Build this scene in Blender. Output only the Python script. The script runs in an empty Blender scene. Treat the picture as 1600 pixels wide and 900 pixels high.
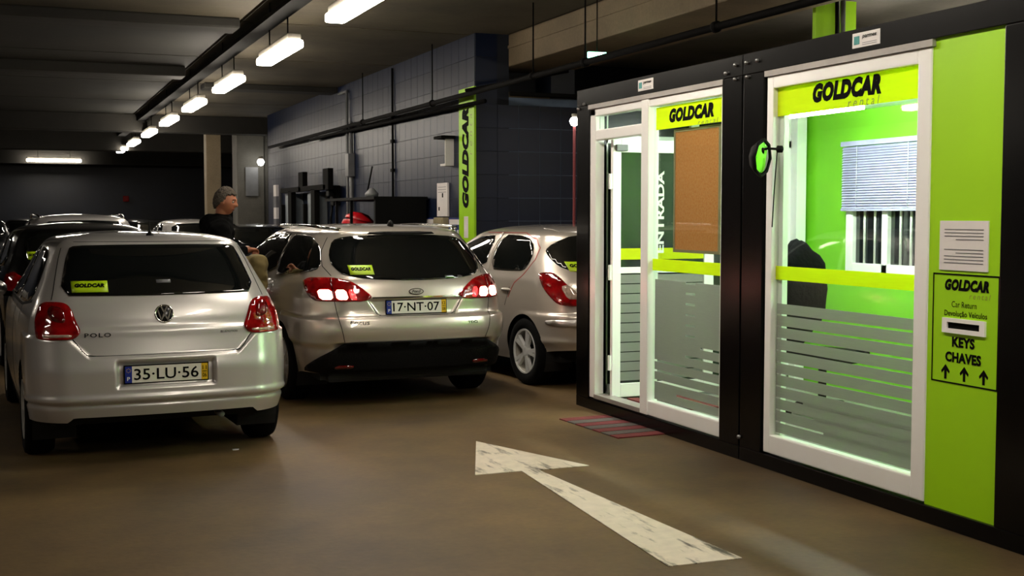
import bpy, bmesh, math, random
from mathutils import Vector, Matrix
from mathutils.geometry import delaunay_2d_cdt
random.seed(7)
S = bpy.context.scene
COL = S.collection
R = math.radians

# ------------------------------------------------------------------ camera, world, exposure
cam_data = bpy.data.cameras.new('camera')
cam = bpy.data.objects.new('camera', cam_data)
COL.objects.link(cam)
cam_data.sensor_width = 36.0
cam_data.lens = 1900 / 1600 * 36
cam_data.clip_end = 200
cam.location = (0, 0, 1.57)
cam.rotation_euler = (R(90 - 3.4036), 0, R(-22.155))
S.camera = cam
world = bpy.data.worlds.new('garage_air')
S.world = world
world.use_nodes = True
world.node_tree.nodes['Background'].inputs[0].default_value = (0.55, 0.6, 0.7, 1)
world.node_tree.nodes['Background'].inputs[1].default_value = 0.004
S.view_settings.view_transform = 'Standard'
S.view_settings.look = 'None'
S.view_settings.gamma = 1.0
S.view_settings.exposure = 1.1
S.cycles.use_denoising = True
S.cycles.max_bounces = 8
S.cycles.diffuse_bounces = 4
S.cycles.transparent_max_bounces = 12
S.cycles.sample_clamp_indirect = 6.0
S.cycles.caustics_reflective = False
S.cycles.caustics_refractive = False
LAMP = 22.0          # emission of the garage batten lamps
TUBE = 85.0         # emission of the office tubes

# ------------------------------------------------------------------ materials
def lin(c):
    if isinstance(c, str):
        c = [int(c[i:i + 2], 16) / 255 for i in (1, 3, 5)]
        c = [v / 12.92 if v < .04045 else ((v + .055) / 1.055) ** 2.4 for v in c]
    return (c[0], c[1], c[2], 1)

def pm(name, col, rough=.5, metal=0, coat=0, var=.12, scale=6, bump=0, emit=None, es=0, spec=.5, trans=0, alpha=1, crough=.03):
    m = bpy.data.materials.new(name)
    m.use_nodes = True
    nt = m.node_tree
    b = nt.nodes['Principled BSDF']
    col = lin(col)
    b.inputs['Roughness'].default_value = rough
    b.inputs['Metallic'].default_value = metal
    b.inputs['Coat Weight'].default_value = coat
    b.inputs['Coat Roughness'].default_value = crough
    b.inputs['Specular IOR Level'].default_value = spec
    b.inputs['Transmission Weight'].default_value = trans
    b.inputs['Alpha'].default_value = alpha
    tc = nt.nodes.new('ShaderNodeTexCoord')
    n = nt.nodes.new('ShaderNodeTexNoise')
    n.inputs['Scale'].default_value = scale
    n.inputs['Detail'].default_value = 4
    nt.links.new(tc.outputs['Object'], n.inputs['Vector'])
    r = nt.nodes.new('ShaderNodeValToRGB')
    r.color_ramp.elements[0].position = .3
    r.color_ramp.elements[1].position = .7
    r.color_ramp.elements[0].color = tuple(v * (1 - var) for v in col[:3]) + (1,)
    r.color_ramp.elements[1].color = tuple(min(1, v * (1 + var)) for v in col[:3]) + (1,)
    nt.links.new(n.outputs['Fac'], r.inputs['Fac'])
    nt.links.new(r.outputs['Color'], b.inputs['Base Color'])
    if bump:
        bp = nt.nodes.new('ShaderNodeBump')
        bp.inputs['Strength'].default_value = bump
        bp.inputs['Distance'].default_value = .02
        nt.links.new(n.outputs['Fac'], bp.inputs['Height'])
        nt.links.new(bp.outputs['Normal'], b.inputs['Normal'])
    if emit:
        b.inputs['Emission Color'].default_value = lin(emit)
        b.inputs['Emission Strength'].default_value = es
    return m

def thin_glass(name, tint, refl=1.0, ior=1.5):
    m = bpy.data.materials.new(name)
    m.use_nodes = True
    nt = m.node_tree
    nt.nodes.clear()
    o = nt.nodes.new('ShaderNodeOutputMaterial')
    mx = nt.nodes.new('ShaderNodeMixShader')
    t = nt.nodes.new('ShaderNodeBsdfTransparent')
    g = nt.nodes.new('ShaderNodeBsdfGlossy')
    lw = nt.nodes.new('ShaderNodeLayerWeight')
    lw.inputs['Blend'].default_value = .5
    pw = nt.nodes.new('ShaderNodeMath'); pw.operation = 'POWER'; pw.inputs[1].default_value = 5
    f = nt.nodes.new('ShaderNodeMath'); f.operation = 'MULTIPLY_ADD'; f.inputs[1].default_value = .9; f.inputs[2].default_value = .045
    nt.links.new(lw.outputs['Facing'], pw.inputs[0]); nt.links.new(pw.outputs[0], f.inputs[0])
    t.inputs[0].default_value = lin(tint)
    g.inputs['Roughness'].default_value = .02
    g.inputs['Color'].default_value = (refl, refl, refl, 1)
    nt.links.new(f.outputs[0], mx.inputs[0])
    nt.links.new(t.outputs[0], mx.inputs[1])
    nt.links.new(g.outputs[0], mx.inputs[2])
    nt.links.new(mx.outputs[0], o.inputs[0])
    return m

def translucent(name, col, k=.5, clear=0.0, rough=.6):
    """diffuse + translucent film; clear = share of light that passes straight through"""
    m = bpy.data.materials.new(name)
    m.use_nodes = True
    nt = m.node_tree
    nt.nodes.clear()
    o = nt.nodes.new('ShaderNodeOutputMaterial')
    d = nt.nodes.new('ShaderNodeBsdfDiffuse')
    t = nt.nodes.new('ShaderNodeBsdfTranslucent')
    mx = nt.nodes.new('ShaderNodeMixShader')
    n = nt.nodes.new('ShaderNodeTexNoise')
    n.inputs['Scale'].default_value = 8
    mc = nt.nodes.new('ShaderNodeMix')
    mc.data_type = 'RGBA'
    c = lin(col)
    mc.inputs[6].default_value = c
    mc.inputs[7].default_value = tuple(v * .88 for v in c[:3]) + (1,)
    nt.links.new(n.outputs['Fac'], mc.inputs[0])
    nt.links.new(mc.outputs[2], d.inputs[0])
    nt.links.new(mc.outputs[2], t.inputs[0])
    mx.inputs[0].default_value = k
    nt.links.new(d.outputs[0], mx.inputs[1])
    nt.links.new(t.outputs[0], mx.inputs[2])
    last = mx
    if clear:
        tr = nt.nodes.new('ShaderNodeBsdfTransparent')
        m2 = nt.nodes.new('ShaderNodeMixShader')
        m2.inputs[0].default_value = clear
        nt.links.new(mx.outputs[0], m2.inputs[1])
        nt.links.new(tr.outputs[0], m2.inputs[2])
        last = m2
    nt.links.new(last.outputs[0], o.inputs[0])
    return m

def worn_mix(name, a, b, scale, lo, hi, rough=.5, stretch=(1, 1, 1), bump=.1, rough2=None, fine=30):
    """two colours mixed by noise: stains or worn paint"""
    m = bpy.data.materials.new(name)
    m.use_nodes = True
    nt = m.node_tree
    p = nt.nodes['Principled BSDF']
    tc = nt.nodes.new('ShaderNodeTexCoord')
    mp = nt.nodes.new('ShaderNodeMapping')
    mp.inputs['Scale'].default_value = stretch
    n = nt.nodes.new('ShaderNodeTexNoise')
    n.inputs['Scale'].default_value = scale
    n.inputs['Detail'].default_value = 8
    n.inputs['Roughness'].default_value = .65
    r = nt.nodes.new('ShaderNodeValToRGB')
    r.color_ramp.elements[0].position = lo
    r.color_ramp.elements[1].position = hi
    r.color_ramp.elements[0].color = lin(a)
    r.color_ramp.elements[1].color = lin(b)
    n2 = nt.nodes.new('ShaderNodeTexNoise')
    n2.inputs['Scale'].default_value = fine
    n2.inputs['Detail'].default_value = 5
    bp = nt.nodes.new('ShaderNodeBump')
    bp.inputs['Strength'].default_value = bump
    bp.inputs['Distance'].default_value = .01
    mu = nt.nodes.new('ShaderNodeMix')
    mu.data_type = 'RGBA'
    mu.blend_type = 'MULTIPLY'
    mu.inputs[0].default_value = .35
    L = nt.links.new
    L(tc.outputs['Object'], mp.inputs[0]); L(mp.outputs[0], n.inputs['Vector']); L(tc.outputs['Object'], n2.inputs['Vector'])
    L(n.outputs['Fac'], r.inputs['Fac']); L(r.outputs['Color'], mu.inputs[6]); L(n2.outputs['Fac'], mu.inputs[7])
    L(mu.outputs[2], p.inputs['Base Color']); L(n2.outputs['Fac'], bp.inputs['Height']); L(bp.outputs['Normal'], p.inputs['Normal'])
    p.inputs['Roughness'].default_value = rough
    if rough2 is not None:
        mr = nt.nodes.new('ShaderNodeMapRange')
        mr.inputs['To Min'].default_value = rough
        mr.inputs['To Max'].default_value = rough2
        L(n.outputs['Fac'], mr.inputs['Value']); L(mr.outputs[0], p.inputs['Roughness'])
    return m

M = {}
M['floor'] = worn_mix('worn_concrete', '#48371c', '#7a6138', .55, .36, .66, .55, bump=.12, rough2=.7, fine=26)
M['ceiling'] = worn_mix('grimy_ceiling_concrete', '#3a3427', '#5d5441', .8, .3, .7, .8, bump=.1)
M['darkceil'] = worn_mix('dark_ceiling_concrete', '#15150f', '#2e2b22', .5, .35, .7, .8)  # darker tone of the ceiling concrete, for some of the left slabs
M['beam'] = worn_mix('beige_painted_concrete', '#6b5d46', '#8d7c60', .7, .3, .7, .7, bump=.08)
M['darkbeam'] = worn_mix('dark_concrete', '#181611', '#2a2720', .8, .3, .7, .75)
M['darkwall'] = worn_mix('dark_blue_wall_paint', '#080d18', '#0f1726', 1.2, .3, .7, .45)
M['greywall'] = worn_mix('grey_concrete', '#56544c', '#76726a', 1.2, .3, .7, .7)
M['grout'] = pm('tile_grout', '#131926', .7)
M['grout2'] = pm('pale_tile_grout', '#66778f', .7)
M['tile'] = pm('blue_grey_glazed_tile', '#0f1a33', .40, coat=0, var=.25, scale=1.1, spec=.32)
M['roadpaint'] = worn_mix('worn_white_road_paint', '#4f4638', '#f2e6d2', 2.2, .34, .46, .5, stretch=(5, .9, 1), bump=.1, fine=14)
M['silver'] = pm('silver_car_paint', '#d4d0cd', .30, .5, 1.0, var=.02, scale=400)
M['silver2'] = pm('champagne_silver_paint', '#c8bfb4', .30, .5, 1.0, var=.02, scale=400)
M['seam'] = pm('panel_gap_shadow_rubber', '#0a0a09', .8)
M['tint'] = pm('tinted_car_glass', (.004, .005, .005), .03, 0, 1.0, var=.3, scale=2, spec=.6)
M['blackplastic'] = pm('black_plastic', (.003, .003, .003), .6, bump=.1, scale=90, spec=.12)
M['rubber'] = pm('tyre_rubber', (.003, .003, .003), .85, bump=.15, scale=60, spec=.12)
M['alloy'] = pm('alloy_wheel_metal', '#e0e0dd', .3, .4)
M['chrome'] = pm('chrome', '#dcdcda', .08, 1.0, var=.03)
M['darkchrome'] = pm('dark_badge_recess', '#15161a', .2, .3)
M['lens'] = pm('red_lens', (.26, .003, .004), .06, 0, 1.0, var=.45, scale=16)
M['lensdark'] = pm('dark_red_lens', (.12, .002, .003), .05, 0, 1.0, var=.3, scale=20)
M['lensclear'] = pm('clear_lens', '#c9b3a2', .08, .3, 1.0, var=.3, scale=40)
M['lensglow'] = pm('glowing_red_lens', (.6, .01, .01), .1, 0, 1, emit=(1, .03, .03), es=1.6)
M['lamplit'] = pm('lit_brake_bulb_panel', (.9, .3, .25), .2, emit=(1, .33, .24), es=14)
M['platewhite'] = pm('number_plate_white', '#e6e2d6', .35, var=.04)
M['plateblue'] = pm('number_plate_blue', '#1a2f8e', .35)
M['plateyellow'] = pm('number_plate_yellow', '#e2b71e', .35)
M['ink'] = pm('black_print', (.003, .003, .003), .7, spec=.05)
M['inksoft'] = pm('faded_print', '#8f9a3c', .5)
M['greyink'] = pm('grey_print', '#6d6d72', .5)
M['whiteink'] = pm('white_print', '#e8e8e4', .5, emit=None)
M['sticker'] = pm('yellow_green_sticker', '#b6d90f', .4, var=.04)
M['sign'] = pm('lime_sign_panel', '#a6e208', .45, var=.015, scale=3)
M['limefilm'] = translucent('lime_window_film', '#f2ff30', .5)
M['frame'] = pm('white_window_frame', '#fffdfa', .3, var=.03)
M['flash'] = pm('grey_metal_flashing', '#a5a09b', .4, .3)
M['contblack'] = pm('black_container_steel', '#050404', .24, .0, var=.3, scale=3, bump=.02, spec=.22)
M['bolt'] = pm('zinc_bolt', '#8c8c8c', .3, .8)
M['glass'] = thin_glass('clear_window_glass', '#f7fbf8', .9)
M['frost'] = translucent('frosted_film', '#b3b6ae', .45, .10)
M['greenwall'] = pm('bright_green_office_wall', '#7ed02a', .5, var=.04, scale=2)
M['greenceil'] = pm('pale_office_ceiling', '#e4eee6', .6, var=.03)
M['officefloor'] = pm('grey_office_floor', '#8b8a83', .4)
M['blind'] = pm('pale_blue_blind_slat', '#b4b4d4', .45)
M['nightglass'] = pm('dark_night_glass', '#14171a', .05, 0, 1, var=.3, scale=2)
M['endglass'] = pm('dark_reflecting_glass', '#2c302d', .05, 0, 0, var=.2, scale=2, spec=.35)
M['cork'] = worn_mix('cork_board', '#ee9040', '#fdb873', 60, .3, .7, .8, fine=150)
M['paper'] = pm('white_paper', '#e9e4e2', .6, var=.03)
M['lamp'] = pm('lit_batten_diffuser', '#ffffff', .4, emit=(1, .90, .76), es=LAMP)
M['lamphouse'] = pm('lamp_housing', '#9a958a', .5)
M['tube'] = pm('lit_office_tube', '#ffffff', .4, emit=(.94, 1.0, .95), es=TUBE)
M['smalllamp'] = pm('lit_small_lamp', '#ffffff', .4, emit=(1, .97, .9), es=14)
M['exit'] = pm('lit_green_exit_sign', '#20c070', .4, emit=(.25, 1.0, .55), es=3.5)
M['exitwhite'] = pm('lit_exit_pictogram', '#ffffff', .4, emit=(.9, 1, .95), es=6)
M['pipe'] = pm('black_pipe', '#0a0908', .8, spec=.1)
M['greypipe'] = pm('grey_pipe', '#77787a', .45)
M['lightgrey'] = pm('light_grey_cabinet', '#8d969c', .45)
M['redplastic'] = pm('red_plastic', '#c4121e', .35)
M['redsheen'] = pm('painted_red_sheen', '#b05048', .3, .2)
M['redmat'] = pm('red_brown_mat', '#6e2a2c', .85, bump=.3, scale=60)
M['greymat'] = pm('grey_mat', '#55504c', .85, bump=.3, scale=60)
M['bluesign'] = pm('blue_notice', '#20307c', .5)
M['beige'] = pm('beige_box', '#a69a7a', .5)
M['skin'] = pm('skin', '#a8694b', .5, var=.12, scale=14)
M['hair'] = pm('short_grey_hair', '#4c443a', .85, var=.6, scale=60, bump=.6)
M['jacket'] = pm('black_jacket_cloth', '#030303', .95, var=.3, scale=30, bump=.3, spec=.08)
M['khaki'] = pm('khaki_trouser_cloth', '#6e6038', .9, var=.18, scale=18, bump=.3)
M['shoe'] = pm('dark_leather', '#14100d', .5)
M['eye'] = pm('eye_white', '#c9c0b6', .3)
M['brow'] = pm('dark_brow', '#2a211b', .9)
M['mirrorface'] = pm('mirror_face', '#cfd6d2', .03, 1.0, var=.02)
M['darkcar'] = pm('dark_grey_car_paint', '#1a1c1f', .25, .5, 1.0, var=.02, scale=300)
M['blackcar'] = pm('black_car_paint', '#08090b', .2, .2, 1.0, var=.02, scale=300)
M['teal'] = pm('teal_print', '#2b8f8c', .5)

# ------------------------------------------------------------------ object helpers
def tag(o, label=None, cat=None, group=None, kind=None):
    if label: o['label'] = label
    if cat: o['category'] = cat
    if group: o['group'] = group
    if kind: o['kind'] = kind
    return o

def link(name, me, parent=None):
    o = bpy.data.objects.new(name, me)
    COL.objects.link(o)
    if parent: o.parent = parent
    return o

def empty(name, loc=(0, 0, 0), rz=0, label=None, cat=None, group=None, kind=None):
    o = bpy.data.objects.new(name, None)
    o.empty_display_size = .1
    COL.objects.link(o)
    o.location = loc
    o.rotation_euler = (0, 0, rz)
    return tag(o, label, cat, group, kind)

def mesh(name, vs, fs, m, smooth=False):
    me = bpy.data.meshes.new(name)
    me.from_pydata([tuple(v) for v in vs], [], fs)
    me.materials.append(M[m] if isinstance(m, str) else m)
    if smooth:
        me.polygons.foreach_set('use_smooth', [True] * len(me.polygons))
    me.update()
    return me

def obj(name, vs, fs, m, parent=None, smooth=False):
    return link(name, mesh(name, vs, fs, m, smooth), parent)

def bmobj(name, bm, m, parent=None, smooth=False):
    bmesh.ops.recalc_face_normals(bm, faces=bm.faces)
    me = bpy.data.meshes.new(name)
    bm.to_mesh(me)
    bm.free()
    me.materials.append(M[m])
    if smooth:
        me.polygons.foreach_set('use_smooth', [True] * len(me.polygons))
    return link(name, me, parent)

def add_box(bm, x, y, z, bev=0):
    vs = [bm.verts.new((x[i], y[j], z[k])) for i in (0, 1) for j in (0, 1) for k in (0, 1)]
    fs = [bm.faces.new([vs[i] for i in q]) for q in ((0, 1, 3, 2), (4, 6, 7, 5), (0, 4, 5, 1), (2, 3, 7, 6), (0, 2, 6, 4), (1, 5, 7, 3))]
    if bev:
        es = list({e for f in fs for e in f.edges})
        bmesh.ops.bevel(bm, geom=es, offset=bev, segments=2, affect='EDGES', profile=.6)

def box(name, x, y, z, m, parent=None, bev=0):
    bm = bmesh.new()
    add_box(bm, x, y, z, bev)
    return bmobj(name, bm, m, parent)

def boxes(name, lst, m, parent=None, bev=0):
    bm = bmesh.new()
    for b in lst: add_box(bm, *b, bev)
    return bmobj(name, bm, m, parent)

def add_tube(bm, pts, r, n=10, cap=True):
    pts = [Vector(p) for p in pts]
    rs = r if isinstance(r, (list, tuple)) else [r] * len(pts)
    rings = []
    up = None
    for i, p in enumerate(pts):
        d = (pts[min(i + 1, len(pts) - 1)] - pts[max(i - 1, 0)]).normalized()
        if up is None:
            up = d.orthogonal().normalized()
        a = (up - d * up.dot(d)).normalized()
        up = a
        b = d.cross(a)
        rings.append([bm.verts.new(p + (a * math.cos(t) + b * math.sin(t)) * rs[i]) for t in [2 * math.pi * k / n for k in range(n)]])
    for q, w in zip(rings, rings[1:]):
        for k in range(n):
            bm.faces.new([q[k], q[(k + 1) % n], w[(k + 1) % n], w[k]])
    if cap:
        bm.faces.new(rings[0][::-1]); bm.faces.new(rings[-1])

def tube(name, pts, r, m, parent=None, n=10, smooth=True):
    bm = bmesh.new()
    add_tube(bm, pts, r, n)
    return bmobj(name, bm, m, parent, smooth)

def add_lathe(bm, prof, c, axis, n=32):
    """prof: (radius, offset along axis)"""
    axis = Vector(axis).normalized()
    a = axis.orthogonal().normalized()
    b = axis.cross(a)
    c = Vector(c)
    rings = [[bm.verts.new(c + axis * h + (a * math.cos(t) + b * math.sin(t)) * max(r, 1e-4)) for t in [2 * math.pi * k / n for k in range(n)]] for r, h in prof]
    for q, w in zip(rings, rings[1:]):
        for k in range(n):
            bm.faces.new([q[k], q[(k + 1) % n], w[(k + 1) % n], w[k]])

def lathe(name, prof, c, axis, m, parent=None, n=32, smooth=True):
    bm = bmesh.new()
    add_lathe(bm, prof, c, axis, n)
    return bmobj(name, bm, m, parent, smooth)

_txt = {}
def text_tris(s, shear=0.0, bold=0.0, space=1.0):
    """flat glyph mesh fitted to a unit box centred on the origin; returns verts, faces, aspect"""
    key = (s, shear, bold, space)
    if key not in _txt:
        cu = bpy.data.curves.new('glyphs', 'FONT')
        cu.body = s
        cu.shear = shear
        cu.offset = bold
        cu.space_character = space
        cu.resolution_u = 3
        o = bpy.data.objects.new('glyphs', cu)
        COL.objects.link(o)
        me = bpy.data.meshes.new_from_object(o)
        vs = [v.co.copy() for v in me.vertices]
        fs = [list(p.vertices) for p in me.polygons]
        bpy.data.objects.remove(o)
        bpy.data.curves.remove(cu)
        x0 = min(v.x for v in vs); x1 = max(v.x for v in vs)
        y0 = min(v.y for v in vs); y1 = max(v.y for v in vs)
        _txt[key] = ([((v.x - x0) / (x1 - x0) - .5, (v.y - y0) / (y1 - y0) - .5) for v in vs], fs)
    return _txt[key]

def lettering(name, s, c, right, up, w, h, m, parent=None, shear=0., bold=.0, space=1., lift=.001):
    """raised print of width w, height h centred at c; right/up unit vectors"""
    vs, fs = text_tris(s, shear, bold, space)
    c = Vector(c); right = Vector(right).normalized(); up = Vector(up).normalized()
    n = right.cross(up)
    return obj(name, [c + right * (a * w) + up * (b * h) + n * lift for a, b in vs], fs, m, parent)

def poly_plate(name, pts2, c, right, up, t, m, parent=None):
    """thin plate cut to a 2D outline"""
    c = Vector(c); right = Vector(right).normalized(); up = Vector(up).normalized()
    n = right.cross(up)
    k = len(pts2)
    vs = [c + right * a + up * b + n * t for a, b in pts2] + [c + right * a + up * b for a, b in pts2]
    fs = [list(range(k)), list(range(2 * k - 1, k - 1, -1))] + [[i, i + k, (i + 1) % k + k, (i + 1) % k] for i in range(k)]
    return obj(name, vs, fs, m, parent)

def copy_tree(o, parent=None):
    c = o.copy()
    COL.objects.link(c)
    c.parent = parent
    for ch in [x for x in bpy.data.objects if x.parent == o]:
        copy_tree(ch, c)
    return c

# ------------------------------------------------------------------ SETTING: floor, ceiling, walls
XL, XR, YB, YF = -12.0, 13.0, -9.0, 44.0
WX = 5.48            # tiled side wall plane
WY = 14.70           # tiled end wall plane
HC = 3.90
tag(box('floor', (XL, XR), (YB, YF), (-.2, 0), 'floor'), 'worn brown grey concrete garage floor', kind='structure')
tag(box('wall_back', (XL, XR), (YF, YF + .3), (0, HC), 'darkwall'), kind='structure')
tag(box('wall_left', (XL - .3, XL), (YB, YF), (0, HC), 'darkwall'), kind='structure')
tag(box('wall_right', (XR, XR + .3), (YB, YF), (0, HC), 'darkwall'), kind='structure')
tag(box('wall_front', (XL, XR), (YB - .3, YB), (0, HC), 'darkwall'), kind='structure')
# precast ceiling slabs with open joints
ceil = tag(box('ceiling', (XL, XR), (YB, YF), (HC + .06, HC + .3), 'darkbeam'), kind='structure')
ys = [YB, -7.0, -3.2, .45, 4.1, 7.7, 11.3, 14.9, 18.4, 22.1, 25.8, 29.5, 33.2, 36.9, 40.6, YF]
for a, b in zip(ys, ys[1:]):
    for x0, x1 in ((XL, -4.6), (-4.6, 2.55), (2.55, 5.94), (5.94, XR)):
        box('ceiling_slab', (x0 + .02, x1 - .02), (a + .03, b - .03), (HC, HC + .055), 'darkceil' if (x1 < 3 and (a > 14 or 7 < a < 11)) else 'ceiling', ceil)
# transverse down-stand beams on the left and deep in the hall
for i, (y, z, x0, x1) in enumerate([(14.9, 3.78, XL, 2.5), (19.9, 3.74, XL, 2.5), (22.1, 3.80, 3.1, WX), (29.5, 3.5, XL, XR), (35.4, 3.35, XL, XR), (42.6, 3.25, XL, XR)]):
    tag(box('trim_%d' % (i + 1), (x0, x1), (y - .25, y + .25), (z, HC), 'darkbeam', None, .02), kind='structure')
tag(box('trim_7', (5.94, 6.9), (YB, WY + .6), (3.49, HC), 'beam', None, .02), kind='structure')          # beige longitudinal beam
tag(box('trim_8', (5.955, 5.99), (YB, WY), (3.72, 3.76), 'beam'), kind='structure')
S.objects['trim_8'].location.x = -.03
tag(box('trim_9', (6.9, XR), (YB, WY + .6), (3.64, 3.70), 'greywall'), kind='structure')
tag(box('trim_10', (6.53, 6.87), (WY - .02, WY + .5), (3.1, 3.64), 'darkwall'), kind='structure')
tag(box('trim_11', (5.94, 6.53), (WY + .02, WY + .5), (3.10, 3.17), 'beam'), kind='structure')
tag(box('wall_recess', (5.9, XR), (WY + 2.2, WY + 2.4), (0, HC), 'darkwall'), kind='structure')
for i, (x0, x1, y0, y1, m) in enumerate([(4.27, 4.62, 30, 30.4, 'beam'), (5.0, 5.66, 30, 30.7, 'greywall'), (-1.15, -.75, 27, 27.5, 'greywall')]):
    tag(box('trim_%d' % (12 + i), (x0, x1), (y0, y1), (0, HC), m, None, .02), kind='structure')
tag(box('wall_alcove', (5.66, XR), (30.1, 30.3), (0, HC), 'greywall'), kind='structure')

# tiled walls: a core plus separately laid tiles
def tile_mesh(name, w, h, t, bev=.006):
    bm = bmesh.new()
    vs = [bm.verts.new(p) for p in ((-w / 2, 0, -h / 2), (w / 2, 0, -h / 2), (w / 2, 0, h / 2), (-w / 2, 0, h / 2))]
    vf = [bm.verts.new((x * (1 - 2 * bev / w), -t, z * (1 - 2 * bev / h))) for x, z in ((-w / 2, -h / 2), (w / 2, -h / 2), (w / 2, h / 2), (-w / 2, h / 2))]
    bm.faces.new(vf)
    for i in range(4):
        bm.faces.new([vs[i], vs[(i + 1) % 4], vf[(i + 1) % 4], vf[i]])
    bmesh.ops.recalc_face_normals(bm, faces=bm.faces)
    me = bpy.data.meshes.new(name)
    bm.to_mesh(me); bm.free()
    me.materials.append(M['tile'])
    return me
TILE = tile_mesh('tile', .2975, .2975, .007, .002)
TILE2 = tile_mesh('tile', .2945, .2945, .004, .001)
wside = tag(box('wall_tiled_side', (WX, WX + .46), (WY, 28.6), (0, HC), 'grout'), kind='structure')
wend = tag(box('wall_tiled_end', (WX + .46, 9.2), (WY, WY + .4), (0, 3.1), 'grout2'), kind='structure')
cnt = 0
rest = bmesh.new()
for j in range(46):
    for k in range(13):
        y = WY + .16 + j * .3; z = .15 + k * .3
        if y > 28.5: continue
        if cnt < 300 and k >= 2:
            t = link('tile', TILE, wside)
            t.location = (WX, y, z)
            t.rotation_euler = (random.gauss(0, .0016), 0, R(-90) + random.gauss(0, .0022))
            cnt += 1
        else:
            a = .14875
            vs = [rest.verts.new((WX - (.007 if q < 4 else 0), y + sy * (a - (.002 if q < 4 else 0)), z + sz * (a - (.002 if q < 4 else 0)))) for q, (sy, sz) in enumerate(((-1, -1), (1, -1), (1, 1), (-1, 1)) * 2)]
            rest.faces.new([vs[0], vs[1], vs[2], vs[3]])
            for q in range(4): rest.faces.new([vs[q], vs[(q + 1) % 4], vs[(q + 1) % 4 + 4], vs[q + 4]])
tag(bmobj('tiling', rest, 'tile', wside), kind='stuff')
for i in range(13):
    for k in range(13):
        x = WX + .15 + i * .3; z = .15 + k * .3
        if z > 3.1 and x > WX + .46: continue
        if x > 9.1: continue
        if z + .15 > 3.12 and i > 0: continue
        t = link('tile', TILE2, wend)
        t.location = (x, WY, z)
        t.rotation_euler = (random.gauss(0, .003), 0, random.gauss(0, .003))
# ------------------------------------------------------------------ ceiling lamps
def batten(name_label, x, y, z=3.42, L=1.72, rz=0):
    t = empty('ceiling_lamp', (x, y, z), rz, name_label, 'lamp', 'fluorescent batten lamps of the garage ceiling')
    bm = bmesh.new()
    add_box(bm, (-.07, .07), (-L / 2, L / 2), (.03, .10), .01)
    bmobj('housing', bm, 'lamphouse', t)
    bm = bmesh.new()
    add_box(bm, (-.095, .095), (-L / 2 - .02, L / 2 + .02), (-.055, .03), .025)
    bmobj('diffuser', bm, 'lamp', t)
    for s in (-1, 1):
        tube('hanger', [(0, s * L * .3, .10), (0, s * L * .3, .33)], .008, 'pipe', t, 6)
    return t
lab = {10.4: 'lit ceiling batten lamp nearest the camera, cut by the top edge of the photo',
       13.9: 'lit ceiling batten lamp second along the diagonal row from the top edge',
       17.45: 'lit ceiling batten lamp third along the diagonal row, above the grey estate car roof line',
       21.0: 'lit ceiling batten lamp fourth along the diagonal row receding into the hall',
       24.6: 'lit ceiling batten lamp fifth along the diagonal row, fourth from its far end',
       28.4: 'lit ceiling batten lamp third from the far end of the diagonal row',
       32.3: 'lit ceiling batten lamp second from the far end of the diagonal row',
       35.9: 'lit ceiling batten lamp at the far end of the diagonal row, smallest in view',
       6.85: 'ceiling batten lamp of the row just above the frame', 3.3: 'ceiling batten lamp of the row over the camera',
       -.25: 'ceiling batten lamp of the row behind the camera'}
for y, l in lab.items():
    batten(l, 2.80, y)
batten('lit ceiling batten lamp lying crosswise before the far dark wall', 1.18, 42.1, 3.36, 1.62, R(90))
batten('crosswise ceiling batten lamp far left of the frame', -5.2, 42.1, 3.36, 1.62, R(90))
batten('ceiling batten lamp of the left aisle', -5.5, 6.0)
batten('ceiling batten lamp of the far left aisle', -5.5, 16.0)
batten('added unseen batten lamp behind the office units, lighting the lime strips', 8.3, 9.3, 2.95)  # added lamp, hung low out of view to brighten the lime strips
batten('added unseen batten lamp at the far side behind the office units', 9.6, 4.6, 2.95)  # another added lamp, at the same hidden height
tr = empty('cable_tray', (2.72, 0, 3.74), 0, 'long dark cable tray running above the diagonal row of batten lamps', 'cable tray')
box('tray_channel', (-.10, .10), (-4, 37), (0, .05), 'pipe', tr)
for i in range(13):
    tube('hanger_rod', [(-.09, -3 + i * 3.3, 0), (-.09, -3 + i * 3.3, .16)], .007, 'pipe', tr, 6)
# round sprinkler pipe beneath the beige beam
pp = empty('ceiling_pipe', (5.30, 0, 3.10), 0, 'long black pipe hung on rods from the ceiling over the office units', 'pipe')
tube('pipe_run', [(0, -4, 0), (0, 27.5, 0)], .032, 'pipe', pp)
for y in (3.6, 6.1, 8.62, 11.08, 12.4, 15.9, 19.5):
    tube('hanger_rod', [(0, y, .03), (0, y, .80)], .009, 'pipe', pp, 6)
    lathe('pipe_clamp', [(.036, -.03), (.048, -.02), (.048, .02), (.036, .03)], (0, y, 0), (0, 1, 0), 'pipe', pp, 14)
p2 = tag(tube('branch_pipe', [(5.38, 14.1, 2.98), (5.38, 18.5, 3.02), (5.36, 22.2, 3.05), (5.36, 23.6, 3.05)], .028, 'pipe'), 'thin black branch pipe on the upper tiled side wall', 'pipe')
p3 = tag(tube('branch_pipe', [(5.9, 14.55, 3.13), (9.1, 14.55, 3.13), (9.1, 14.69, 3.13)], .03, 'pipe'), 'black pipe crossing the top of the end wall behind the office unit', 'pipe')
p4 = tag(tube('branch_pipe', [(5.2, 14.3, 3.12), (6.6, 14.3, 3.42)], .022, 'pipe'), 'short sloping black pipe at the top of the dark tiled pillar', 'pipe')
tag(box('plastic_sheet', (5.2, 5.5), (29.96, 29.99), (2.05, 2.75), 'greypipe'), 'pale plastic sheet fixed to the grey pillar at the far end of the tiled wall', 'sheet')
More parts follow.
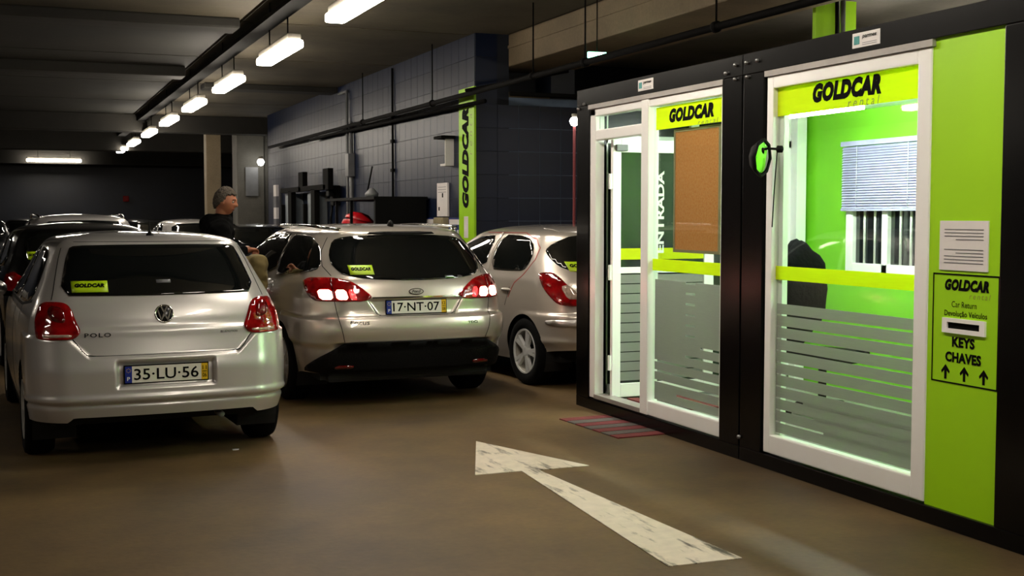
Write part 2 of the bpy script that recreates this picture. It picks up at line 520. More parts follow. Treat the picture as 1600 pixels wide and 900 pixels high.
# exit sign
ex = empty('exit_sign', (5.49, 11.2, 3.19), R(-6), 'small glowing green exit sign hanging below the beige ceiling beam', 'sign')
box('sign_body', (-.10, .10), (-.015, .015), (-.035, .035), 'exit', ex, .008)
poly_plate('pictogram', [(-.02, -.025), (.0, -.008), (.02, -.025), (.01, 0), (.02, .014), (0, .028), (-.014, .014), (-.008, 0)], (-.05, -.016, 0), (1, 0, 0), (0, 0, 1), .002, 'exitwhite', ex)
poly_plate('arrow_mark', [(-.03, -.008), (.0, -.008), (.0, -.022), (.03, 0), (0, .022), (0, .008), (-.03, .008)], (.04, -.016, 0), (1, 0, 0), (0, 0, 1), .002, 'exitwhite', ex)
tube('hanger_rod', [(0, 0, .035), (0, 0, .71)], .006, 'pipe', ex, 6)
def bulb(loc, l, r=.06):
    t = empty('wall_lamp', loc, 0, l, 'lamp')
    lathe('lamp_globe', [(0, -r), (r * .6, -r * .8), (r, 0), (r * .7, r * .7), (0, r * .9)], (0, 0, 0), (0, 0, 1), 'smalllamp', t, 16)
    lathe('lamp_cap', [(r * .5, r * .8), (r * .6, r * 1.5), (0, r * 1.6)], (0, 0, 0), (0, 0, 1), 'lamphouse', t, 12)
    return t
bulb((5.50, 29.6, 2.86), 'small round white lamp glowing at the far corner of the tiled wall', .09)
bulb((5.24, 11.2, 2.52), 'small round white lamp glowing beside the left corner of the office unit', .05)
tag(tube('lamp_pole', [(5.24, 11.2, 0), (5.24, 11.2, 2.47)], .014, 'redmat'), 'thin dark reddish pole below the small lamp behind the office unit', 'pole')
tag(box('red_signal_lamp', (3.42, 3.62), (43.85, 43.98), (2.05, 2.25), pm('dim_red_signal', '#8c1010', .4, emit=(1, .05, .03), es=.5) and 'lensdark', None, .02), 'tiny dark red light on the far back wall', 'lamp')

# ------------------------------------------------------------------ things on the tiled side wall
fx = WX - .012
sg = empty('vertical_sign', (fx, 14.93, 0), 0, 'tall narrow lime sign with upright lettering on the tiled pillar', 'sign')
box('sign_board', (-.03, 0), (-.29, .29), (.25, 3.22), 'sign', sg, .004)
lettering('lettering', 'GOLDCAR', (-.031, .03, 2.32), (0, 0, 1), (0, 1, 0), 1.30, .25, 'ink', sg, shear=.22, bold=.075, space=1.1)
lettering('lettering', 'rental', (-.031, -.17, 2.66), (0, 0, 1), (0, 1, 0), .62, .10, 'inksoft', sg, shear=.2, bold=-.01, space=1.6)
box('notice_sticker', (-.033, -.03), (-.07, .09), (1.28, 1.56), 'paper', sg)
nb = empty('notice_panel', (fx, 15.91, 1.56), 0, 'tall white notice panel on the tiled wall left of the lime sign', 'panel')
box('panel_board', (-.03, 0), (-.22, .22), (0, .46), 'paper', nb, .004)
box('photo_print', (-.032, -.03), (-.05, .0), (.26, .32), 'ink', nb)
box('photo_print', (-.032, -.03), (.10, .15), (.08, .13), 'ink', nb)
boxes('text_lines', [((-.0315, -.03), (-.17, .17), (.40 - i * .035, .406 - i * .035)) for i in range(3)], 'greyink', nb)
bb = empty('beige_box', (fx, 15.91, 1.30), 0, 'beige wall box directly below the white notice panel', 'box')
box('box_body', (-.09, 0), (-.2, .2), (0, .245), 'beige', bb, .01)
box('box_lid', (-.1, -.09), (-.18, .18), (.02, .22), 'beige', bb, .004)
for y, w, l in ((15.42, .24, 'blue notice with white heading on the wall between beige box and lime sign'), (16.45, .24, 'dark blue notice with white heading on the wall left of the beige box')):
    b = empty('wall_notice', (fx, y, 1.20), 0, l, 'notice')
    box('board', (-.02, 0), (-w, w), (0, .34), 'bluesign', b, .003)
    box('heading_band', (-.022, -.02), (-w * .9, w * .9), (.25, .32), 'paper', b)
    for i in range(3):
        box('print_mark', (-.022, -.02), (-.16 + i * .12, -.09 + i * .12), (.10, .18), 'whiteink', b)
br = empty('wall_bracket', (fx, 15.6, 2.24), 0, 'small white open bracket box high on the tiled wall near the sign', 'bracket')
box('bracket_back', (-.12, -.0), (-.10, -.075), (0, .36), 'paper', br)
box('bracket_foot', (-.12, 0), (-.075, .12), (0, .03), 'paper', br)
box('bracket_hood', (-.2, 0), (-.16, .16), (.36, .40), 'pipe', br)
# vertical conduits
cd = empty('wall_conduit', (fx, 20.9, 0), 0, 'pair of vertical grey conduit pipes with junction boxes on the tiled wall', 'conduit')
tube('conduit_pipe', [(-.04, .12, .4), (-.04, .12, 3.75)], .025, 'greypipe', cd)
tube('conduit_pipe', [(-.04, -.14, .4), (-.04, -.14, 3.2)], .035, 'greypipe', cd)
tube('conduit_pipe', [(-.04, .12, 3.75), (-.04, .7, 3.75)], .025, 'greypipe', cd)
box('junction_box', (-.12, 0), (-.24, -.02), (2.25, 2.65), 'greypipe', cd, .01)
box('junction_box', (-.12, 0), (-.42, -.18), (1.32, 1.6), 'greypipe', cd, .01)
cb = empty('wall_cable', (fx, 18.3, 0), 0, 'single dark cable clipped straight down the tiled wall', 'cable')
tube('cable_run', [(-.02, 0, 1.2), (-.02, .0, 3.85)], .018, 'pipe', cb, 8)
for z in (2.25, 2.7, 3.1):
    box('cable_clip', (-.045, 0), (-.05, .05), (z, z + .05), 'pipe', cb)
for y, w, l in ((25.2, .42, 'grey metal cabinet with black bent duct on the far tiled wall, left one of two'), (23.1, .40, 'grey metal cabinet with black bent duct on the tiled wall, right one of two')):
    c = empty('wall_cabinet', (fx, y, 0), 0, l, 'cabinet')
    box('cabinet_body', (-.2, 0), (-w, w), (.2, 2.02), 'lightgrey', c, .01)
    box('duct', (-.3, -.2), (-w - .22, -w + .1), (.2, 2.08), 'pipe', c, .01)
    box('duct', (-.3, -.2), (-w - 1.1, w), (2.04, 2.14), 'pipe', c, .01)
    box('duct', (-.3, -.2), (-w - 1.3, -w - .9), (2.04, 2.42), 'pipe', c, .01)
    box('duct', (-.28, -.2), (w, w + .1), (.2, 1.8), 'pipe', c, .01)
mk = empty('warning_post', (fx - .1, 27.1, 0), 0, 'narrow black and white striped post at the far end of the tiled wall', 'post')
for i in range(9):
    box('stripe_band', (-.03, .03), (-.14, .14), (i * .25, .25 + i * .25), 'paper' if i % 2 == 0 else 'greyink', mk)
ph = empty('wall_phone', (fx, 21.8, 1.4), 0, 'black wall phone with hanging cord left of the conduits', 'phone')
box('phone_body', (-.14, 0), (-.12, .12), (.35, .72), 'blackplastic', ph, .02)
box('handset', (-.24, -.14), (-.20, .02), (.52, .66), 'blackplastic', ph, .02)
tube('cord', [(-.1, .1, .36), (-.12, .16, .1), (-.1, .1, -.2), (-.06, .12, -.5), (-.05, .0, .3)], .02, 'blackplastic', ph, 8)
# work stand with red canisters
ws = empty('work_stand', (5.0, 17.6, 0), 0, 'dark metal work stand with a shelf top against the tiled wall', 'stand')
box('top_shelf', (-.35, .44), (-1.05, 1.9), (1.80, 1.84), 'blackplastic', ws)
for y in (-1.0, .35, 1.25):
    box('post', (-.33, -.29), (y - .02, y + .02), (0, 1.8), 'blackplastic', ws)
box('shelf', (-.33, .42), (-1.03, 1.25), (1.22, 1.25), 'blackplastic', ws)
box('back_panel', (.38, .42), (-1.03, .3), (1.25, 1.8), 'blackplastic', ws)
box('side_panel', (-.33, .42), (-1.05, -1.03), (.4, 1.8), 'blackplastic', ws)
rc = empty('red_canister', (4.82, 18.2, 1.251), 0, 'shiny red canister standing on the work stand', 'canister')
lathe('canister_body', [(.0, 0), (.19, 0), (.21, .03), (.21, .22), (.18, .27)], (0, 0, 0), (0, 0, 1), 'redplastic', rc, 24)
lathe('canister_lid', [(.22, .25), (.22, .29), (.12, .36), (.0, .38)], (0, 0, 0), (.25, 0, 1), 'redplastic', rc, 24)
rt = empty('red_toolbox', (4.85, 17.3, 1.25), 0, 'low red and white toolbox beside the red canister', 'box')
box('box_body', (-.14, .14), (-.28, .28), (0, .13), 'redplastic', rt, .02)
box('label_patch', (-.143, -.139), (.05, .22), (.02, .10), 'paper', rt)
box('label_patch', (-.143, -.139), (-.22, -.12), (.02, .10), 'paper', rt)
bt = empty('spray_bottle', (4.8, 16.93, 1.25), 0, 'pale spray bottle standing at the right end of the work stand', 'bottle')
lathe('bottle_body', [(0, 0), (.055, 0), (.06, .18), (.025, .26), (.02, .3)], (0, 0, 0), (0, 0, 1), 'beige', bt, 16)
box('trigger_head', (-.02, .02), (-.07, .03), (.3, .36), 'paper', bt, .006)
sp = tag(tube('leaning_rod', [(4.95, 18.05, 1.84), (4.95, 17.7, 2.3)], .012, 'pipe'), 'thin dark rod standing tilted on top of the work stand', 'rod')
hl = tag(lathe('small_clamp', [(.0, 0), (.09, 0), (.1, .05), (.04, .12), (0, .14)], (4.8, 17.2, 1.84), (0, 0, 1), 'greypipe', None, 12), 'small pale metal clamp lying on the work stand top', 'tool')
# lime sign pieces above the office unit with a grey pipe before them
for x, w, l in ((7.168, .113, 'lime sign strip above the office unit, left of the grey pipe'), (7.445, .075, 'lime sign strip above the office unit, right of the grey pipe')):
    tag(box('hanging_sign', (x - w, x + w), (9.7, 9.75), (2.62, 3.62), 'sign'), l, 'sign')
tag(tube('grey_pipe', [(7.322, 9.64, 2.6), (7.322, 9.64, 3.64)], .024, 'greypipe'), 'vertical grey pipe between the two lime sign strips', 'pipe')
hk = tag(tube('black_hook', [(7.22, 9.6, 3.62), (7.225, 9.6, 3.22), (7.19, 9.6, 3.14), (7.13, 9.6, 3.17), (7.12, 9.6, 3.08), (7.20, 9.6, 3.04)], .018, 'pipe'), 'black bent hook hanging in front of the lime sign strips', 'hook')
tag(tube('air_duct', [(8.9, 8.6, 3.38), (12.5, 10.5, 3.38)], .26, 'darkbeam', None, 24), 'large dark round duct under the ceiling above the office unit', 'duct')

# ------------------------------------------------------------------ painted arrow, mats, scrap
ar = [(2.93, 7.86), (3.30, 6.82), (2.955, 6.82), (3.05, 4.69), (2.67, 4.70), (2.845, 6.83), (2.54, 6.83)]
ar = tag(obj('floor_arrow', [(x, y, .004) for x, y in ar] + [(x, y, -.01) for x, y in ar], [list(range(7))[::-1]] + [[i, i + 7, (i + 1) % 7 + 7, (i + 1) % 7] for i in range(7)], 'roadpaint'), 'worn white painted arrow on the garage floor', 'arrow')
bm = ar.data; 
dm = empty('door_mat', (3.98, 8.05, 0), R(3), 'flat red and grey striped mat on the floor before the open door', 'mat')
for i in range(7):
    box('mat_strip', (-.11, .30), (-.46 + i * .13, -.345 + i * .13), (0, .008), 'redmat' if i % 2 == 0 else 'greymat', dm)
tag(poly_plate('paper_scrap', [(-.02, -.01), (.018, -.014), (.024, .006), (.0, .014), (-.02, .01)], (1.33, 8.19, .0), (1, 0, 0), (0, 1, 0), .006, 'paper'), 'tiny white scrap lying on the floor behind the small hatchback', 'litter')
# ------------------------------------------------------------------ OFFICE UNITS (two joined container modules)
FX = 4.28
Y0, Y1, Y2 = 9.10, 6.64, 4.12       # left end, joint, right end
ZT, ZB = 2.59, .09                  # frame heights
BX = 6.46                           # inner back wall
def module(ya, yb, l, posts):
    c = empty('office_container', (FX, yb, 0), 0, l, 'container', 'black framed office container units')
    L = ya - yb
    box('top_rail', (0, .16), (0, L), (2.455, ZT), 'contblack', c, .006)
    box('bottom_rail', (0, .16), (0, L), (0, ZB), 'contblack', c, .006)
    for a, b in posts:
        box('corner_post', (0, .16), (a - yb, b - yb), (ZB, 2.455), 'contblack', c, .006)
    box('roof_panel', (.16, 2.3), (0, L), (2.47, 2.57), 'contblack', c)
    box('office_ceiling', (.16, 2.18), (.02, L - .02), (2.44, 2.468), 'greenceil', c)
    box('office_floor', (.16, 2.3), (0, L), (.03, .10), 'officefloor', c)
    return c
mA = module(Y0, Y1, 'black framed office container with the open glass door, left of two', ((8.87, 9.10), (6.645, 6.88)))
mB = module(Y1 - .005, Y2, 'black framed office container with the wide window, right of two', ((6.40, 6.63), (4.12, 4.43)))
# back and end walls of the rooms
box('back_wall', (2.18, 2.30), (0, Y0 - Y1), (.10, 2.44), 'greenwall', mA)
box('back_wall', (2.18, 2.30), (0, Y1 - Y2), (.10, 2.44), 'greenwall', mB)
box('end_wall', (.16, 2.18), (0, .08), (.10, 2.44), 'greenwall', mB)
ly = Y0 - Y1
box('end_wall', (.16, 2.18), (ly - .06, ly), (.10, 2.44), 'contblack', mA)
g = box('end_glazing', (.22, 1.98), (ly - .075, ly - .06), (.16, 2.2), 'endglass', mA)
for a, b in ((.16, .24), (1.02, 1.10), (1.94, 2.04)):
    box('end_frame_post', (a, b), (ly - .10, ly - .06), (.10, 2.44), 'frame', mA, .006)
for z in (.10, 1.06, 2.16):
    box('end_frame_rail', (.16, 2.04), (ly - .10, ly - .06), (z, z + .07), 'frame', mA, .006)
# corner bolts
for c, yb, pts in ((mA, Y1, ((6.83, 2.49), (6.72, 2.53), (6.72, 2.44), (9.06, 2.44), (8.95, 2.47))), (mB, Y2, ((6.59, 2.53), (6.47, 2.53), (6.58, 2.44), (6.73 - .1, .15)))):
    for y, z in pts:
        lathe('bolt', [(.014, 0), (.013, .012), (.006, .018), (0, .019)], (0, y - yb, z), (-1, 0, 0), 'bolt', c, 10)
# maker stickers on the top rails
for c, yb, y, z in ((mA, Y1, 7.92, 2.525), (mB, Y2, 5.43, 2.525)):
    box('maker_sticker', (-.003, .0), (y - yb - .115, y - yb + .115), (z - .04, z + .04), 'paper', c)
    box('maker_emblem', (-.005, -.003), (y - yb + .055, y - yb + .10), (z - .022, z + .022), 'teal', c)
    lettering('lettering', 'parmes', (-.005, y - yb - .03, z + .012), (0, -1, 0), (0, 0, 1), .12, .022, 'ink', c, shear=.2, bold=.02)
    boxes('print_lines', [((-.004, -.003), (y - yb - .09, y - yb + .03), (z - .02 - i * .01, z - .017 - i * .01)) for i in range(2)], 'greyink', c)
# ---- window of the right unit
W0, W1 = 4.93, 6.38
wd = empty('office_window', (FX, W0, 0), 0, 'wide white framed window with lime banner and striped frosted film', 'window')
LW = W1 - W0
box('frame_post', (.01, .09), (0, .10), (.10, 2.42), 'frame', wd, .008)
box('frame_post', (.01, .09), (LW - .065, LW), (.10, 2.42), 'frame', wd, .008)
box('frame_rail', (.01, .09), (.10, LW - .065), (.10, .215), 'frame', wd, .008)
box('frame_rail', (.01, .09), (.10, LW - .065), (2.345, 2.42), 'frame', wd, .008)
box('flashing', (-.005, .02), (-.02, LW + .01), (2.42, 2.455), 'flash', wd)
a, b = .10, LW - .065
box('pane', (.048, .054), (a, b), (.215, 2.345), 'glass', wd)
box('inner_post', (.06, .10), (b - .045, b), (.215, 2.345), 'frame', wd, .004)
bn = box('lime_banner', (.044, .047), (a, b), (2.175, 2.345), 'limefilm', wd)
lettering('lettering', 'GOLDCAR', (.042, 5.655 - W0, 2.28), (0, -1, 0), (0, 0, 1), .61, .112, 'ink', wd, shear=.22, bold=.075, space=1.1)
lettering('lettering', 'rental', (.042, 5.50 - W0, 2.198), (0, -1, 0), (0, 0, 1), .27, .05, 'inksoft', wd, shear=.2, space=1.5)
box('lime_stripe', (.044, .047), (a, b), (1.178, 1.262), 'limefilm', wd)
z = .235
k = 0
while z < 1.04:
    box('frosted_band', (.044, .047), (a + .012, b - .02), (z, z + (.062 if k < 13 else .05)), 'frost', wd)
    # unbroken ends of the thin clear slits
    if k < 3: box('frosted_joint', (.044, .047), (a + .012 + (b - a) * .0, b - .20 - .1 * (3 - k)), (z + .06, z + .075), 'frost', wd)
    z += .0735; k += 1
# ---- lime side panel with key box
kp = empty('key_return_panel', (FX, 4.43, 0), 0, 'lime side panel with key return box right of the wide window', 'panel')
PW = .50
box('panel_board', (.02, .06), (0, PW), (.09, 2.455), 'sign', kp)
box('notice_sheet', (.014, .02), (.09, .42), (1.30, 1.545), 'paper', kp)
for i in range(11):
    if i in (4, 5): continue
    boxes('text_line', [((.0125, .014), (.12, .385 - (.08 if i % 4 == 3 else 0)), (1.50 - i * .0165, 1.504 - i * .0165))], 'greyink', kp)
for n_, yy, zz in (('border_line', (.015, .465), (1.276, 1.283)), ('border_line', (.015, .465), (.735, .742)), ('border_line', (.015, .021), (.735, 1.283)), ('border_line', (.459, .465), (.735, 1.283))):
    box(n_, (.0175, .02), yy, zz, 'ink', kp)
def ptext(s, y, z, w, h, m='ink', **k):
    lettering('lettering', s, (.019, y, z), (0, -1, 0), (0, 0, 1), w, h, m, kp, **k)
ptext('GOLDCAR', .23, 1.228, .30, .058, shear=.22, bold=.07, space=1.1)
ptext('rental', .14, 1.178, .14, .028, 'inksoft', shear=.2, space=1.4)
ptext('Car Return', .245, 1.132, .17, .030)
ptext('Devolução Veículos', .235, 1.083, .29, .034, bold=.01)
ptext('KEYS', .245, .945, .155, .052, bold=.05, space=1.05)
ptext('CHAVES', .245, .868, .245, .052, bold=.05, space=1.05)
kb = boxes('slot_frame', [((.008, .02), (.095, .385), (.988, 1.010)), ((.008, .02), (.095, .385), (1.042, 1.062)), ((.008, .02), (.095, .13), (1.010, 1.042)), ((.008, .02), (.352, .385), (1.010, 1.042))], 'frame', kp)
box('key_slot', (.0185, .021), (.13, .352), (1.008, 1.044), 'ink', kp)
for y in (.105, .235, .365):
    poly_plate('arrow_mark', [(-.008, -.036), (.008, -.036), (.008, .008), (.026, -.008), (.03, .004), (0, .038), (-.03, .004), (-.026, -.008), (-.008, .008)], (.0195, y, .79), (0, -1, 0), (0, 0, 1), .001, 'ink', kp)
# ---- entrance: frame, fixed pane and open door
e = empty('glass_entrance', (FX, 6.88, 0), 0, 'white framed glass entrance front with lime banner, open on its left half', 'entrance')
LE = 8.87 - 6.88
pf = 7.90 - 6.88
box('frame_post', (.01, .09), (LE - .10, LE), (.10, 2.42), 'frame', e, .008)
box('frame_post', (.0, .09), (pf - .02, pf + .09), (.10, 2.42), 'frame', e, .008)
box('frame_post', (.01, .09), (0, .02), (.10, 2.42), 'frame', e, .004)
box('frame_rail', (.01, .09), (0, LE), (2.36, 2.42), 'frame', e, .008)
box('transom_rail', (.01, .09), (pf + .09, LE - .1), (2.17, 2.25), 'frame', e, .008)
box('transom_pane', (.045, .052), (pf + .09, LE - .1), (2.25, 2.36), 'glass', e)
box('frame_rail', (.01, .09), (.02, pf - .02), (.10, .205), 'frame', e, .008)
box('threshold', (.0, .12), (pf + .09, LE - .1), (.10, .135), 'flash', e, .004)
box('flashing', (-.005, .02), (-.01, LE + .01), (2.42, 2.455), 'flash', e)
box('pane', (.048, .054), (.02, pf - .02), (.205, 2.36), 'glass', e)
box('lime_banner', (.044, .047), (.02, pf - .06), (2.19, 2.35), 'limefilm', e)
lettering('lettering', 'GOLDCAR', (.042, 7.345 - 6.88, 2.278), (0, -1, 0), (0, 0, 1), .60, .10, 'ink', e, shear=.22, bold=.075, space=1.1)
lettering('lettering', 'rental', (.042, 7.12 - 6.88, 2.205), (0, -1, 0), (0, 0, 1), .26, .035, 'inksoft', e, shear=.2, space=1.5)
box('lime_stripe', (.044, .047), (.02, pf - .02), (1.17, 1.255), 'limefilm', e)
# frosted film with short clear slits in a column and long slits at the foot
pw = pf - .04
z = .225; k = 0
while z < 1.10:
    box('frosted_band', (.044, .047), (.02, pf - .06), (z, z + .058), 'frost', e)
    s0, s1 = ((.0, .62), (.0, .94), (.0, .94), (.0, .94), (0, .50), (0, .30))[k] if k < 6 else (.37, .50)
    for p, q in ((0, s0), (s1, .94)):
        if q - p > .03: box('frosted_joint', (.044, .047), (.02 + p, min(.02 + q, pf - .06)), (z + .058, z + .0735), 'frost', e)
    z += .0735; k += 1
cbd = empty('cork_board', (FX + .075, 7.01, 1.31), 0, 'brown cork notice board standing behind the entrance pane', 'board')
box('board_face', (0, .012), (.02, .60), (.02, .85), 'cork', cbd)
boxes('board_rim', [((-.004, .016), (0, .62), (0, .02)), ((-.004, .016), (0, .62), (.85, .87)), ((-.004, .016), (0, .02), (.02, .85)), ((-.004, .016), (.60, .62), (.02, .85))], 'beige', cbd)
# open door swung inwards at ninety degrees
dr = empty('glass_door', (FX + .09, 8.66, .12), 0, 'white framed glass door standing open inside the left office unit', 'door')
DW, DH = .93, 2.05
box('door_stile', (0, .075), (-.04, 0), (0, DH), 'frame', dr, .006)
box('door_stile', (DW - .09, DW), (-.04, 0), (0, DH), 'frame', dr, .006)
box('door_rail', (.075, DW - .09), (-.04, 0), (0, .11), 'frame', dr, .006)
box('door_rail', (.075, DW - .09), (-.04, 0), (DH - .10, DH), 'frame', dr, .006)
box('door_rail', (.075, DW - .09), (-.035, 0), (.99, 1.04), 'frame', dr, .004)
box('door_glass', (.075, DW - .09), (-.022, -.016), (.11, DH - .1), 'endglass', dr)
box('lime_stripe', (.075, DW - .09), (-.026, -.023), (1.10, 1.19), 'limefilm', dr)
for i in range(11):
    box('frosted_band', (.075, DW - .09), (-.026, -.023), (.13 + i * .078, .13 + i * .078 + .07), 'frost', dr)
lettering('lettering', 'ENTRADA', (.435, -.027, 1.48), (0, 0, 1), (-1, 0, 0), .66, .065, 'whiteink', dr, bold=.03)
for z in (.28, 1.0, 1.72):
    lathe('hinge', [(.014, -.06), (.014, .06)], (-.018, -.03, z), (0, 0, 1), 'frame', dr, 10)
box('door_closer', (.02, .12), (-.07, -.04), (DH - .09, DH - .04), 'greypipe', dr, .006)
im = empty('entrance_mat', (FX + .2, 7.95, .10), 0, 'red and grey striped mat just inside the open door', 'mat')
for i in range(6):
    box('mat_strip', (.02 + i * .1, .11 + i * .1), (0, .66), (0, .012), 'redmat' if i % 2 == 0 else 'greymat', im)
# convex mirror on an arm
mr = empty('lookout_mirror', (FX - .10, 6.27, 1.92), R(0), 'small black framed lookout mirror on an arm beside the wide window', 'mirror')
lathe('mirror_shell', [(0, .05), (.05, .045), (.075, .01), (.08, -.01), (.072, -.016), (.066, -.01)], (0, 0, 0), (-.36, .93, .12), 'blackplastic', mr, 8)
lathe('mirror_glass', [(0, -.018), (.04, -.014), (.068, -.006)], (0, 0, 0), (-.36, .93, .12), 'mirrorface', mr, 8)
bpy.data.objects['mirror_shell'].scale = (1.15, 1.15, 1.5)
bpy.data.objects['mirror_glass'].scale = (1.15, 1.15, 1.5)
mr2 = tube('mirror_arm', [(-.02, .03, .03), (.03, -.02, .055), (.09, -.06, .05)], .008, 'blackplastic', mr, 8)
lathe('arm_joint', [(0, -.025), (.022, -.015), (.022, .015), (0, .025)], (.09, -.06, .05), (1, -.3, 0), 'blackplastic', mr, 12)
tube('arm_cable', [(.08, -.05, .05), (.095, .0, -.2), (.09, .01, -.42)], .004, 'blackplastic', mr, 6)
# ---- inside the office
def tubelight(x, y, L, l):
    t = empty('office_tube_light', (x, y, 2.375), 0, l, 'lamp', 'bare tube lights of the office ceiling')
    box('fitting', (-.06, .06), (-L / 2, L / 2), (-.03, .065), 'frame', t, .006)
    for s in (-1, 1):
        tube('tube', [(s * .03, -L / 2 + .03, -.055), (s * .03, L / 2 - .03, -.055)], .016, 'tube', t, 10)
    return t
tubelight(5.42, 7.5, 1.18, 'glaring white tube light on the office ceiling behind the lime window banner')
tubelight(5.42, 4.85, 1.18, 'office ceiling tube light behind the lime side panel')
bw = empty('back_window', (BX, 7.38, 1.08), 0, 'white framed barred window in the green back wall of the office', 'window')
WW, WH = .98, 1.05
box('dark_pane', (-.012, 0), (.05, WW - .05), (.05, WH - .04), 'nightglass', bw)
for y0, y1 in ((0, .09), (WW / 2 - .035, WW / 2 + .035), (WW - .09, WW)):
    box('frame_post', (-.05, 0), (y0, y1), (0, WH), 'frame', bw, .005)
for z0, z1 in ((0, .10), (WH - .06, WH)):
    box('frame_rail', (-.05, 0), (.09, WW - .09), (z0, z1), 'frame', bw, .005)
for y in (.21, .33, .64, .77):
    tube('window_bar', [(-.02, y, .10), (-.02, y, WH - .06)], .011, 'frame', bw, 8)
vb = empty('venetian_blind', (BX - .07, 7.36, 1.62), 0, 'pale blue venetian blind half lowered over the back window', 'blind')
box('head_rail', (-.03, .02), (0, 1.02), (.52, .56), 'blind', vb, .004)
for i in range(24):
    z = .02 + i * .021
    obj('slat', [(-.014, 0, z - .010), (-.014, 1.02, z - .010), (.004, 1.02, z + .011), (.004, 0, z + .011), (-.0155, 0, z - .009), (-.0155, 1.02, z - .009), (.0025, 1.02, z + .012), (.0025, 0, z + .012)], [[0, 1, 2, 3], [7, 6, 5, 4], [0, 4, 5, 1], [1, 5, 6, 2], [2, 6, 7, 3], [3, 7, 4, 0]], 'blind', vb)
box('bottom_rail', (-.02, .012), (0, 1.02), (-.012, .008), 'blind', vb, .003)
for y in (.2, .82): tube('ladder_cord', [(-.02, y, 0), (-.02, y, .52)], .002, 'frame', vb, 5)
cp = tag(box('corner_post', (BX - .16, BX - .06), (8.90, 8.99), (.10, 2.43), 'frame', None, .006), 'white post in the far left corner of the green office', 'post')
# office chair with a dark coat over its back
ch = empty('office_chair', (5.45, 7.35, .10), R(20), 'black high backed office chair with coat behind the wide window', 'chair')
def blob(name, c, s, m, parent, sub=3, noise=0):
    bm = bmesh.new()
    bmesh.ops.create_icosphere(bm, subdivisions=sub, radius=1)
    for v in bm.verts:
        k = 1 + noise * math.sin(v.co.x * 5 + 2) * math.cos(v.co.z * 6)
        v.co = Vector((c[0] + v.co.x * s[0] * k, c[1] + v.co.y * s[1] * k, c[2] + v.co.z * s[2] * k))
    return bmobj(name, bm, m, parent, True)
blob('backrest', (0, .24, .88), (.27, .09, .40), 'jacket', ch, 3, .06)
blob('coat', (0, .20, .92), (.30, .12, .34), 'jacket', ch, 3, .10)
box('seat', (-.25, .25), (-.25, .24), (.40, .49), 'jacket', ch, .035)
tube('gas_column', [(0, 0, .1), (0, 0, .4)], .03, 'blackplastic', ch)
for i in range(5):
    a = i * 2 * math.pi / 5
    f = tube('foot', [(0, 0, .11), (.27 * math.cos(a), .27 * math.sin(a), .07)], .02, 'blackplastic', ch, 8)
    lathe('castor', [(0, -.02), (.035, -.02), (.035, .02), (0, .02)], (.27 * math.cos(a), .27 * math.sin(a), .035), (math.sin(a), -math.cos(a), 0), 'blackplastic', ch, 12)
dk = empty('office_desk', (6.05, 5.4, .10), 0, 'white office desk along the back wall behind the wide window', 'desk')
box('desk_top', (-.32, .36), (-1.1, 1.2), (.70, .73), 'paper', dk, .004)
for y in (-1.05, 1.15):
    box('side_panel', (-.3, .34), (y - .015, y + .015), (0, .70), 'paper', dk)
sc = empty('computer_screen', (5.98, 6.0, .83), R(100), 'black computer screen seen edge-on at the right of the office desk', 'screen')
box('screen_panel', (-.24, .24), (-.02, .02), (.10, .42), 'blackplastic', sc, .008)
tube('stand', [(0, 0, 0), (0, 0, .12)], .02, 'blackplastic', sc)
box('stand_foot', (-.11, .11), (-.08, .08), (0, .012), 'blackplastic', sc, .004)
ky = tag(box('desk_phone', (5.86, 6.02), (6.35, 6.52), (.83, .88), 'blackplastic', None, .015), 'low black desk phone left of the computer screen', 'phone')
# ------------------------------------------------------------------ CARS
def pchip(xs, ys):
    n = len(xs)
    h = [xs[i + 1] - xs[i] for i in range(n - 1)]
    d = [(ys[i + 1] - ys[i]) / h[i] for i in range(n - 1)]
    m = [d[0]] + [0] * (n - 2) + [d[-1]]
    for i in range(1, n - 1):
        if d[i - 1] * d[i] > 0:
            w1 = 2 * h[i] + h[i - 1]; w2 = h[i] + 2 * h[i - 1]
            m[i] = (w1 + w2) / (w1 / d[i - 1] + w2 / d[i])
    def f(x):
        if x <= xs[0]: return ys[0]
        if x >= xs[-1]: return ys[-1]
        i = 0
        while x > xs[i + 1]: i += 1
        t = (x - xs[i]) / h[i]
        return ((1 + 2 * t) * (1 - t) ** 2 * ys[i] + t * (1 - t) ** 2 * h[i] * m[i] + t * t * (3 - 2 * t) * ys[i + 1] + t * t * (t - 1) * h[i] * m[i + 1])
    return f

def sstep(a, b, x):
    t = max(0, min(1, (x - a) / (b - a)))
    return t * t * (3 - 2 * t)

